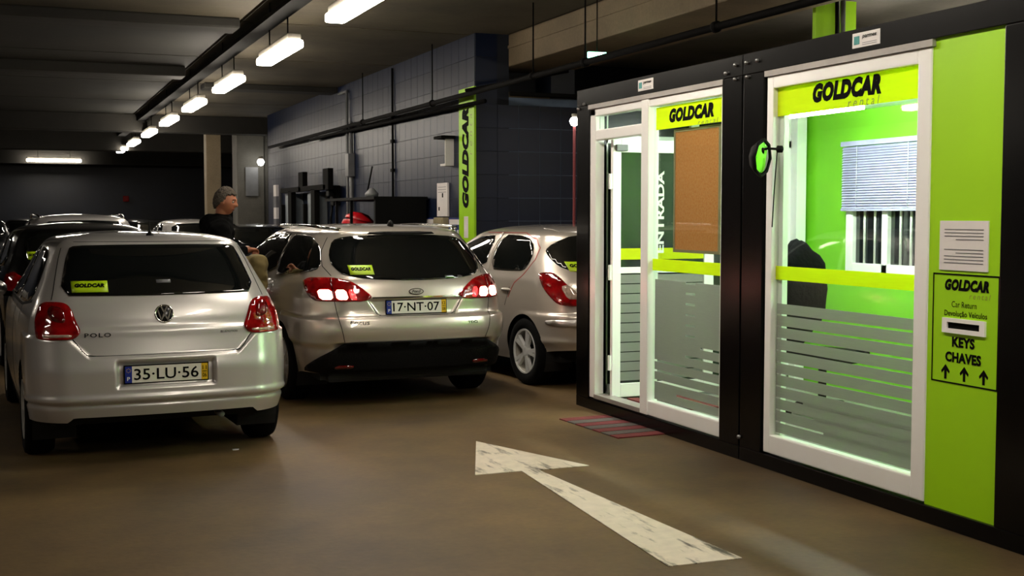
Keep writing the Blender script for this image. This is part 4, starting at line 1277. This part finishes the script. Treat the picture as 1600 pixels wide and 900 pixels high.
sh.line('recess_edge', None, 'seam', foc, .006, .0015, uzl=[(sh.ux(x, z), z) for x, z in both([(0.01, .762), (.26, .762), (.34, .785), (.405, .892)])])
p, r_, u_, n_ = frame_at(sh, 0, .832)
plate(foc, p + n_ * .006, r_, u_, n_, '17·NT·07', ('12', '08'))
p, r_, u_, n_ = frame_at(sh, .0, .952)
bd = empty('badge'); bd.parent = foc
poly_plate('badge_rim', [(.064 * math.cos(i * math.pi / 16), .027 * math.sin(i * math.pi / 16)) for i in range(32)], p, r_, u_, .009, 'chrome', bd)
poly_plate('badge_oval', [(.057 * math.cos(i * math.pi / 16), .021 * math.sin(i * math.pi / 16)) for i in range(32)], p, r_, u_, .0105, 'lamphouse', bd)
lettering('lettering', 'Ford', p, r_, u_, .075, .024, 'ink', bd, shear=.3, bold=.01, lift=.0125)
sh.print('lettering', 'Focus', -.49, .712, .155, .034, 'chrome', foc, off=.004, shear=.15, bold=.01)
sh.print('lettering', 'TDCi', .473, .690, .085, .018, 'darkchrome', foc, off=.004, bold=.02)
blob('roof_fin', (0, .72, 1.488), (.02, .06, .045), 'blackplastic', foc, 2)

# ---- silver rounded hatchback half hidden by the office unit
def co_disp(p, u):
    if p.y > 1.1: return 0
    d = 0
    d += .022 * (1 - sstep(.66, .70, p.z)) * (1 - sstep(.30, .9, p.y))
    d += .014 * math.exp(-((p.z - .44) / .03) ** 2) * (1 - sstep(.3, .8, p.y))
    return d
st = [(.20, .80, .14, 3.86, .30), (.30, .83, .08, 3.92, .32), (.42, .855, .03, 3.96, .34), (.52, .865, .01, 3.98, .34), (.64, .868, .0, 3.97, .35), (.70, .868, .02, 3.92, .35), (.80, .865, .035, 3.84, .35),
      (.90, .858, .055, 3.66, .36), (.97, .845, .08, 3.45, .36), (1.02, .825, .11, 3.2, .36), (1.08, .80, .16, 3.0, .36), (1.22, .735, .28, 2.72, .34), (1.34, .67, .38, 2.45, .32), (1.39, .64, .40, 2.32, .31),
      (1.415, .61, .42, 2.22, .30), (1.44, .55, .52, 2.08, .26), (1.462, .45, .70, 1.94, .2), (1.476, .30, .95, 1.78, .12), (1.485, .12, 1.2, 1.58, .05), (1.487, .05, 1.3, 1.48, .02)]
cor = empty('hatchback', (5.26, 9.77, 0), R(6), 'silver rounded hatchback half hidden behind the office unit', 'car', 'silver cars parked in the foreground')
sh = Shell(st, crown=.12, taper=.06, ftaper=.12, nr=48, nc=30, ns=116, disp=co_disp, zb=lambda p: .37 - .16 * sstep(.2, 1.1, p.y))
arch = [(.70, .31, .35), (3.21, .31, .35)]
SHELLS['corsa'] = (sh, cor)
sh.body('body', 'silver2', cor, rows(.20, 1.42, .0125, [1.427, 1.434, 1.442, 1.45, 1.457, 1.463, 1.469, 1.474, 1.479, 1.483, 1.4865]), arch)
undercar(cor, .845, .16, 3.85, arch, .21)
for s in (-1, 1):
    for y in (.70, 3.21): wheel(cor, s * .85, y, .312, .195, .208, 5, s, split=True)
sh.patch('rear_window', [('x', -.50, 1.045), ('x', 0, 1.03), ('x', .50, 1.045), ('x', .60, 1.07), ('x', .66, 1.11), ('y', .55, 1.20), ('y', .615, 1.25), ('x', .60, 1.31), ('x', .44, 1.39), ('x', 0, 1.41), ('x', -.44, 1.39), ('x', -.60, 1.31), ('yl', .615, 1.25), ('yl', .55, 1.20), ('x', -.66, 1.11), ('x', -.60, 1.07)], 'tint', cor, off=.004, smooth=1)
sticker(sh, cor, -.49, 1.105, .23, .085)
for s in (-1, 1):
    sh.patch('side_window', [('y', .80, 1.055), ('y', .745, 1.13), ('y', .745, 1.20), ('y', .79, 1.283), ('y', .90, 1.345), ('y', 1.06, 1.378), ('y', 1.45, 1.385), ('y', 1.45, 1.045), ('y', 1.05, 1.045)], 'tint', cor, off=.004, side=s, smooth=1, res=.05)
    sh.patch('side_window', [('y', 1.55, 1.045), ('y', 1.55, 1.38), ('y', 2.1, 1.35), ('y', 2.75, 1.03)], 'tint', cor, off=.004, side=s, smooth=1, res=.06)
    sh.line('window_pillar', [('y', 1.50, 1.04), ('y', 1.50, 1.395)], 'silver2', cor, .05, .006, s)
    sh.line('painted_red_reflection', [('y', 1.0, .80), ('y', .90, .94), ('y', .77, 1.03), ('y', .67, 1.16), ('y', .69, 1.27), ('y', .80, 1.35), ('y', 1.05, 1.405), ('y', 1.9, 1.40)], 'redsheen', cor, .011, .002, s)  # red tail light reflection painted as a strip round the side window
    sh.line('door_seam', [('y', 1.53, 1.02), ('y', 1.53, .32)], 'seam', cor, .006, .001, s)
    sh.line('door_seam', [('y', 1.06, .72), ('y', .98, .90)], 'seam', cor, .006, .001, s)
    q = sh.at(sh.uy(1.05, .87, s), .87)
    blob('door_handle', (q.x, q.y, q.z), (.03, .10, .018), 'silver2', cor, 2)
    tl = sh.patch('tail_light', [('x', .50, .78), ('x', .63, .755), ('y', .22, .765), ('y', .27, .79), ('y', .36, .87), ('y', .42, .93), ('y', .52, 1.03), ('y', .50, 1.045), ('y', .42, 1.052), ('y', .36, 1.04), ('y', .27, .99), ('x', .62, .88), ('x', .53, .83)], 'lens', cor, off=.012, side=s, smooth=1, res=.03)
    sh.patch('reversing_lens', [('x', .60, .82), ('x', .68, .82), ('y', .255, .93), ('x', .66, .945), ('x', .62, .90)], 'lensclear', tl, off=.0135, side=s, smooth=1, res=.03, depth=.004)
    sh.patch('bumper_strip', [('x', .35, .595), ('x', .66, .580), ('y', .26, .585), ('y', .34, .61), ('y', .31, .635), ('x', .66, .640), ('x', .35, .65)], 'silver', cor, off=.018, side=s, smooth=1, res=.04)
    mirror_part(cor, .94, 2.55, 1.02, s, 'silver2')
sh.line('roof_groove', None, 'silver', cor, .02, .004, uzl=[(sh.ux(-.5, z), z) for z in (1.42, 1.44, 1.455)])
plate_p = frame_at(sh, 0, .56)
plate(cor, plate_p[0] + plate_p[3] * .004, *plate_p[1:], '20·MR·33', ('11', '04'))

# ---- background cars
def generic(name, x, y, rz, label, m, L=4.1, W=.86, H=1.48, zb=.96, rails=False, stick=False, light='lens', group='cars parked deeper in the garage', slope=.36, facing=1):
    c = empty(name, (x, y, 0), R(rz), label, 'car', group)
    k = H / 1.48
    st = [(.20, W - .05, .12, L - .14, .26), (.34, W - .02, .05, L - .05, .26), (.50, W, .0, L, .26), (.68, W, .01, L - .04, .26), (.80, W - .005, .04, L - .2, .26), (zb - .04, W - .02, .07, L - .55, .26), (zb + .04, W - .05, .11, L - .95, .26),
          (zb + .20 * k, W - .12, .11 + slope * .4, L - 1.25, .24), (H - .15, W - .19, .11 + slope * .85, L - 1.55, .22), (H - .08, W - .25, .11 + slope, L - 1.75, .2), (H - .035, W - .38, .4 + slope, L - 1.95, .15), (H - .01, .25, .8 + slope, L - 2.2, .1), (H, .06, 1.1 + slope, L - 2.4, .02)]
    sh = Shell(st, crown=.10, taper=.06, ftaper=.12, nr=18, nc=12, ns=44, nf=12, zb=lambda p: .28 if p.y < .4 else .2)
    ar = [(.75, .31, .35), (L - .82, .31, .35)]
    sh.body('body', m, c, rows(.20, H - .09, .04, [H - .08, H - .065, H - .05, H - .035, H - .025, H - .015, H - .007, H - .001]), ar)
    box('underbody', (-W + .12, W - .12), (.15, L - .15), (.22, .5), 'blackplastic', c)
    for s in (-1, 1):
        for yy in (.75, L - .82):
            t = empty('wheel'); t.parent = c; t.location = (s * (W - .01), yy, .31)
            lathe('tyre', [(.2, -.18), (.29, -.18), (.31, -.15), (.31, -.03), (.29, 0), (.2, -.01)], (0, 0, 0), (s, 0, 0), 'rubber', t, 20)
            lathe('wheel_cover', [(.2, -.01), (.18, -.02), (.06, -.01), (0, -.01)], (0, 0, 0), (s, 0, 0), 'alloy', t, 20)
        sh.patch('tail_light', [('x', W - .32, .78), ('x', W - .14, .77), ('y', .34, .80), ('y', .42, zb + .01), ('y', .30, zb + .04), ('x', W - .16, zb + .03), ('x', W - .28, zb - .05)], light, c, off=.012, side=s, smooth=1, res=.08)
        sh.patch('side_window', [('y', .65 + slope * .3, zb + .09), ('y', .75 + slope, H - .13), ('y', 1.5, H - .11), ('y', 1.5, zb + .06)], 'tint', c, off=.006, side=s, smooth=1, res=.09)
        sh.patch('side_window', [('y', 1.58, zb + .06), ('y', 1.58, H - .11), ('y', L - 1.95, H - .13), ('y', L - 1.15, zb + .08)], 'tint', c, off=.006, side=s, smooth=1, res=.09)
        blob('door_mirror', (s * (W + .08), L - 1.55, zb + .04), (.1, .06, .07), m, c, 1)
        if rails:
            rp = [(s * (W - .25) * (1 - .02 * abs(i - 4)), .35 + slope + i * (L - 2.3 - slope) / 8, H - .06 + .045 * (1 - (abs(i - 4) / 4) ** 4)) for i in range(9)]
            tube('roof_rail', rp, .016, 'chrome', c, 8)
    w0, w1 = W - .22, W - .30
    sh.patch('rear_window', [('x', -w0, zb + .10), ('x', 0, zb + .07), ('x', w0, zb + .10), ('x', w1, H - .12), ('x', 0, H - .095), ('x', -w1, H - .12)], 'tint', c, off=.006, smooth=1, res=.09)
    # windscreen facing forward
    if facing < 0:
        n = sh.N
        for s_ in (0,):
            pz = [(zb + .09, .97), (H - .12, .97)]
        P = []
        za, zb2 = zb + .10, H - .13
        vs = []; fs = []
        nn = 12; mm = 5
        for j in range(mm + 1):
            z = za + (zb2 - za) * j / mm
            for i in range(nn + 1):
                u = n - 10 + 10 * min(i, nn - i) / (nn / 2) * .999
                if i > nn / 2: u = -u
                vs.append(sh.at(u if abs(u) > 0 else n - 1e-3, z, .008))
        for j in range(mm):
            for i in range(nn):
                a = j * (nn + 1) + i
                fs.append([a, a + 1, a + nn + 2, a + nn + 1])
        obj('windscreen', vs, fs, 'tint', c)
        for s in (-1, 1):
            sh.patch('headlight', [('y', L - .62, .68), ('y', L - .62, .80), ('y', L - .30, .76), ('y', L - .18, .66)], 'lensclear', c, off=.01, side=s, smooth=1, res=.08)
    if stick:
        sticker(sh, c, -w0 + .13, zb + .20, .15, .08)
    p, r_, u_, n_ = frame_at(sh, 0, .60)
    poly_plate('number_plate', [(-.26, -.055), (.26, -.055), (.26, .055), (-.26, .055)], p + n_ * .006, r_, u_, .004, 'platewhite', c)
    return c
generic('hatchback', .72, 13.0, 4, 'black hatchback with lime sticker just beyond the front silver hatchback', 'blackcar', L=4.1, W=.87, H=1.50, rails=False, stick=True)
generic('people_carrier', .95, 18.2, 4, 'tall silver car with bright roof rails at the far left', 'silver', L=4.2, W=.88, H=1.60, zb=.95, rails=True, stick=True)
generic('saloon_car', 4.35, 22.8, 3, 'dark grey car parked beyond the seated man against the tiled wall', 'darkcar', L=4.2, W=.86, H=1.42, slope=.5)
generic('hatchback', 3.85, 27.6, 4, 'silver car roof just left of the seated man', 'silver', L=4.1, W=.87, H=1.50)
far = [(1.35, 24.2, 'blackcar', 'black car far back, directly behind the tall silver car'), (-.85, 32.4, 'darkcar', 'dark grey car at the left end of the far row'), (1.25, 32.4, 'blackcar', 'black car in the middle of the far row'),
       (3.35, 32.6, 'darkcar', 'dark grey car at the right end of the far row'), (.4, 37.6, 'blackcar', 'black car at the foot of the far wall, left of two'), (2.7, 37.6, 'darkcar', 'dark grey car at the foot of the far wall, right of two')]
for x, y, m, l in far:
    generic('hatchback', x, y, 3, l, m, L=4.0, W=.86, H=1.50)
# ------------------------------------------------------------------ THE SEATED MAN
def skin_mesh(joints, bones, sub=2):
    """one tapered, round-ended volume per bone (radius pair: across, fore-and-aft); fused into one skin by remesh()"""
    bm = bmesh.new()
    n = 20
    for a_, b_ in bones:
        (pa, ra), (pb, rb) = joints[a_], joints[b_]
        pa, pb = Vector(pa), Vector(pb)
        ra = ra if isinstance(ra, tuple) else (ra, ra)
        rb = rb if isinstance(rb, tuple) else (rb, rb)
        d = (pb - pa).normalized()
        a = Vector((0, 1, 0)); a = a - d * a.dot(d)
        if a.length < .2: a = d.orthogonal()
        a.normalize(); b = d.cross(a)
        rings = []
        prof = [(-math.cos(t), math.sin(t), 0) for t in (.12, .45, .8, 1.2)] + [(0, 1, q / 5) for q in range(6)] + [(math.cos(t), math.sin(t), 1) for t in (1.2, .8, .45, .12)]
        for h, k, q in prof:
            r0 = ra[0] + (rb[0] - ra[0]) * q; r1 = ra[1] + (rb[1] - ra[1]) * q
            c = pa + (pb - pa) * q + d * h * min(r0, r1)
            rings.append([bm.verts.new(c + a * math.cos(t) * r0 * k + b * math.sin(t) * r1 * k) for t in [2 * math.pi * w / n for w in range(n)]])
        for q, w in zip(rings, rings[1:]):
            for k in range(n): bm.faces.new([q[k], q[(k + 1) % n], w[(k + 1) % n], w[k]])
        bm.faces.new(rings[0][::-1]); bm.faces.new(rings[-1])
    bmesh.ops.recalc_face_normals(bm, faces=bm.faces)
    return bm

def remesh(bms, name, m, parent, voxel, wrinkle=0, smooth_it=2):
    me = bpy.data.meshes.new(name)
    out = bmesh.new()
    for b in bms:
        t = bpy.data.meshes.new('t'); b.to_mesh(t); out.from_mesh(t); bpy.data.meshes.remove(t); b.free()
    out.to_mesh(me); out.free()
    o = bpy.data.objects.new(name, me); COL.objects.link(o)
    r = o.modifiers.new('r', 'REMESH'); r.mode = 'VOXEL'; r.voxel_size = voxel; r.use_smooth_shade = True
    q = o.modifiers.new('q', 'SMOOTH'); q.factor = .5; q.iterations = smooth_it
    dg = bpy.context.evaluated_depsgraph_get()
    ev = bpy.data.meshes.new_from_object(o.evaluated_get(dg))
    bpy.data.objects.remove(o)
    if wrinkle:
        for v in ev.vertices:
            c = v.co
            v.co = c + v.normal * wrinkle * (math.sin(c.x * 38 + c.z * 22) * math.sin(c.z * 47 - c.y * 31) + .6 * math.sin(c.y * 60 + c.z * 33))
    # keep the outer connected skin only
    bm = bmesh.new(); bm.from_mesh(ev)
    seen = set(); isl = []
    for v in bm.verts:
        if v.index in seen: continue
        st_ = [v]; seen.add(v.index); g_ = []
        while st_:
            q_ = st_.pop(); g_.append(q_)
            for e_ in q_.link_edges:
                w_ = e_.other_vert(q_)
                if w_.index not in seen: seen.add(w_.index); st_.append(w_)
        isl.append(g_)
    isl.sort(key=len)
    print('ISLANDS', name, [len(g_) for g_ in isl][-6:])
    bmesh.ops.delete(bm, geom=[v for g_ in isl[:-1] for v in g_], context='VERTS')
    bm.to_mesh(ev); bm.free()
    ev.name = name
    ev.materials.clear(); ev.materials.append(M[m])
    return link(name, ev, parent)

def head_bm(loc, yaw, tilt, s=1.0):
    bm = bmesh.new()
    bmesh.ops.create_uvsphere(bm, u_segments=40, v_segments=30, radius=1)
    for v in bm.verts:
        x, y, z = v.co          # +y is the face
        px, py, pz = x * .077, y * .098, z * .118
        if z < 0:
            k = 1 + .28 * z
            px *= k
            py = py * (1 + .10 * z) + .006 * -z
        if y > 0:
            py *= 1 - .10 * abs(x)
        # brow, nose, lips, chin
        f = max(0, y)
        py += .010 * f * math.exp(-((pz - .030) / .012) ** 2) * math.exp(-(px / .05) ** 2)
        py += .031 * f ** 2 * math.exp(-((px) / .013) ** 2) * sstep(.030, -.022, pz) * sstep(-.040, -.022, pz)
        py -= .012 * f * (math.exp(-((px - .030) / .013) ** 2) + math.exp(-((px + .030) / .013) ** 2)) * math.exp(-((pz - .010) / .012) ** 2)
        py += .008 * f * math.exp(-((pz + .058) / .010) ** 2) * math.exp(-(px / .026) ** 2)
        py += .014 * f * math.exp(-((pz + .098) / .018) ** 2) * math.exp(-(px / .03) ** 2)
        v.co = (px, py, pz)
    for sx in (-1, 1):
        e = bmesh.ops.create_icosphere(bm, subdivisions=2, radius=1)['verts']
        for v in e: v.co = (sx * (.078 + v.co.x * .010), -.004 + v.co.y * .019, -.002 + v.co.z * .032)
    mt = Matrix.Translation(loc) @ Matrix.Rotation(yaw, 4, 'Z') @ Matrix.Rotation(tilt, 4, 'X') @ Matrix.Scale(s, 4)
    bmesh.ops.transform(bm, matrix=mt, verts=bm.verts)
    return bm, mt

PX, PY = 1.70, 11.05
man = empty('person', (PX, PY, 0), 0, 'grey haired man in black jacket and khaki trousers perched between two silver cars, knee raised', 'person')
# joints in metres relative to the man's base point; he faces right (+x) and slightly to the camera
J = {'pelvis': ((-.02, 0, 1.0), (.15, .13)), 'waist': ((-.05, .02, 1.14), (.15, .12)), 'chest': ((-.05, .03, 1.33), (.17, .13)), 'upper': ((-.03, .03, 1.46), (.14, .10)), 'neck': ((0.0, .02, 1.56), .058), 'skull': ((.02, .01, 1.66), .06),
     'hipl': ((.02, .10, .97), .10), 'kneel': ((.10, .16, .52), .062), 'anklel': ((.10, .17, .10), .045), 'toel': ((.26, .15, .05), .04),
     'hipr': ((.04, -.10, 1.01), .105), 'kneer': ((.25, -.40, 1.15), .066), 'ankler': ((.235, -.42, .70), .045), 'toer': ((.30, -.52, .63), .038),
     'shl': ((-.02, .20, 1.44), .07), 'ell': ((.08, .22, 1.20), .05), 'wrl': ((.22, .0, 1.26), .034),
     'shr': ((-.06, -.17, 1.44), .07), 'elr': ((.0, -.24, 1.19), .05), 'wrr': ((.20, -.14, 1.27), .034)}
Bn = [('pelvis', 'waist'), ('waist', 'chest'), ('chest', 'upper'), ('upper', 'neck'), ('neck', 'skull'), ('pelvis', 'hipl'), ('hipl', 'kneel'), ('kneel', 'anklel'), ('anklel', 'toel'), ('pelvis', 'hipr'), ('hipr', 'kneer'), ('kneer', 'ankler'), ('ankler', 'toer'),
      ('upper', 'shl'), ('shl', 'ell'), ('ell', 'wrl'), ('upper', 'shr'), ('shr', 'elr'), ('elr', 'wrr')]
hb, hm = head_bm((.035, -.005, 1.695), R(-90 - 28), R(-10))
parts = [skin_mesh(J, Bn), hb]
def hand(w, d, side_, up_):
    """palm plus five curled fingers; w wrist point, d forward direction"""
    w = Vector(w); d = Vector(d).normalized(); s_ = Vector(side_).normalized(); n = Vector(up_).normalized()
    out = [skin_mesh({'a': (tuple(w - d * .02), .028), 'b': (tuple(w + d * .04), (.034, .02)), 'c': (tuple(w + d * .085), (.036, .016))}, [('a', 'b'), ('b', 'c')], 1)]
    for i, L in enumerate((.068, .078, .072, .056)):
        b = w + d * .075 + s_ * (-.028 + i * .019)
        m1 = b + d * L * .45 - n * L * .10
        m2 = m1 + d * L * .22 - n * L * .32
        m3 = m2 - d * L * .05 - n * L * .28
        out.append(skin_mesh({'a': (tuple(b), .0095), 'b': (tuple(m1), .009), 'c': (tuple(m2), .0085), 'd': (tuple(m3), .0075)}, [('a', 'b'), ('b', 'c'), ('c', 'd')], 1))
    b = w + d * .02 - s_ * .028
    m1 = b - s_ * .022 + d * .03 - n * .008; m2 = m1 + d * .03 - n * .012 + s_ * .006
    out.append(skin_mesh({'a': (tuple(b), .013), 'b': (tuple(m1), .011), 'c': (tuple(m2), .009)}, [('a', 'b'), ('b', 'c')], 1))
    return out
parts += hand((.22, .0, 1.26), (.5, -.75, -.05), (-.6, -.5, .3), (.2, .2, 1))
parts += hand((.20, -.14, 1.27), (.6, .45, -.02), (.5, -.7, 0), (0, -.1, 1))
body = remesh(parts, 'body', 'skin', man, .0062, 0, 2)
# clothes: larger skins over the same joints
def grow(keys, bones, add, over={}):
    d = {}
    for k in keys:
        p, r = J[k]
        r = r if isinstance(r, tuple) else (r, r)
        d[k] = (over[k][0] if k in over else p, tuple(q + add for q in r) if k not in over else over[k][1])
    return skin_mesh(d, [b for b in bones if b[0] in d and b[1] in d])
jk = ['waist', 'chest', 'upper', 'shl', 'ell', 'wrl', 'shr', 'elr', 'wrr', 'neck', 'pelvis']
remesh([grow(jk, Bn, .028, {'chest': ((-.06, .02, 1.32), (.215, .165)), 'upper': ((-.04, .02, 1.45), (.17, .125)), 'shr': ((-.05, -.20, 1.42), (.10, .10)), 'shl': ((.0, .22, 1.42), (.10, .10)), 'neck': ((0, .02, 1.535), (.080, .078)), 'pelvis': ((-.03, 0, 1.06), (.175, .155)), 'wrl': ((.185, .04, 1.252), (.046, .046)), 'wrr': ((.165, -.16, 1.257), (.046, .046))})], 'jacket', 'jacket', man, .011, .004)
tk = ['pelvis', 'hipl', 'kneel', 'anklel', 'hipr', 'kneer', 'ankler']
remesh([grow(tk, Bn, .026, {'pelvis': ((-.02, 0, 1.02), (.168, .150)), 'anklel': ((.10, .17, .14), (.075, .075)), 'ankler': ((.235, -.42, .74), (.07, .07)), 'kneer': ((.25, -.39, 1.155), (.085, .085)), 'hipr': ((.06, -.11, 1.04), (.14, .135))})], 'trousers', 'khaki', man, .011, .006)
for a, b, n_ in (('anklel', 'toel', 0), ('ankler', 'toer', 0)):
    pa, pb = Vector(J[a][0]), Vector(J[b][0])
    dd = (pb - pa).normalized()
    remesh([skin_mesh({'a': (tuple(pa + Vector((0, 0, .01))), .056), 'b': (tuple(pa - dd * .03 - Vector((0, 0, .04))), .045), 'c': (tuple(pa + (pb - pa) * .6 - Vector((0, 0, .0))), .052), 'd': (tuple(pb + dd * .05), .040)}, [('a', 'b'), ('a', 'c'), ('c', 'd')])], 'shoe', 'shoe', man, .009)
# hair: a cap over the crown, sides and nape
bm = bmesh.new()
bmesh.ops.create_uvsphere(bm, u_segments=48, v_segments=36, radius=1)
for v in list(bm.verts):
    x, y, z = v.co
    line_ = (-.12 + .62 * sstep(.0, .55, y) + .05 * math.sin(x * 17)) if y > -.05 else -.12 - .50 * min(1, -y * 1.4)
    if z < line_: v.tag = True
bmesh.ops.delete(bm, geom=[v for v in bm.verts if v.tag], context='VERTS')
for v in bm.verts:
    x, y, z = v.co
    k = 1.0 + .03 * math.sin(x * 13 + z * 31) * math.sin(y * 29 + z * 7) + .015 * math.sin(z * 60 + x * 40)
    k2 = 1 + .10 * max(0, y) * max(0, z)
    v.co = (x * .087 * k * (1 + (.20 * z if z < 0 else 0)), y * .108 * k * k2 - .004, z * .136 * k)
gm = bmesh.ops.solidify(bm, geom=bm.faces[:], thickness=.014)
bmesh.ops.transform(bm, matrix=hm, verts=bm.verts)
bmobj('hair', bm, 'hair', man, True)
for sx in (-1, 1):
    c = hm @ Vector((sx * .030, .0775, .010))
    bm = bmesh.new(); bmesh.ops.create_icosphere(bm, subdivisions=2, radius=.0115)
    bmesh.ops.translate(bm, vec=c, verts=bm.verts)
    ey = bmobj('eye', bm, 'eye', man, True)
    ci = hm @ Vector((sx * .030 + .001, .0865, .009))
    bm = bmesh.new(); bmesh.ops.create_icosphere(bm, subdivisions=2, radius=.0045)
    bmesh.ops.translate(bm, vec=ci, verts=bm.verts)
    bmobj('iris', bm, 'brow', ey, True)
    tube('eyebrow', [hm @ Vector((sx * .014, .097, .029)), hm @ Vector((sx * .030, .093, .034)), hm @ Vector((sx * .046, .080, .030))], .004, 'brow', man, 6)
tube('mouth', [hm @ Vector((-.022, .080, -.060)), hm @ Vector((0, .0915, -.061)), hm @ Vector((.022, .080, -.060))], .003, 'lensdark', man, 6)
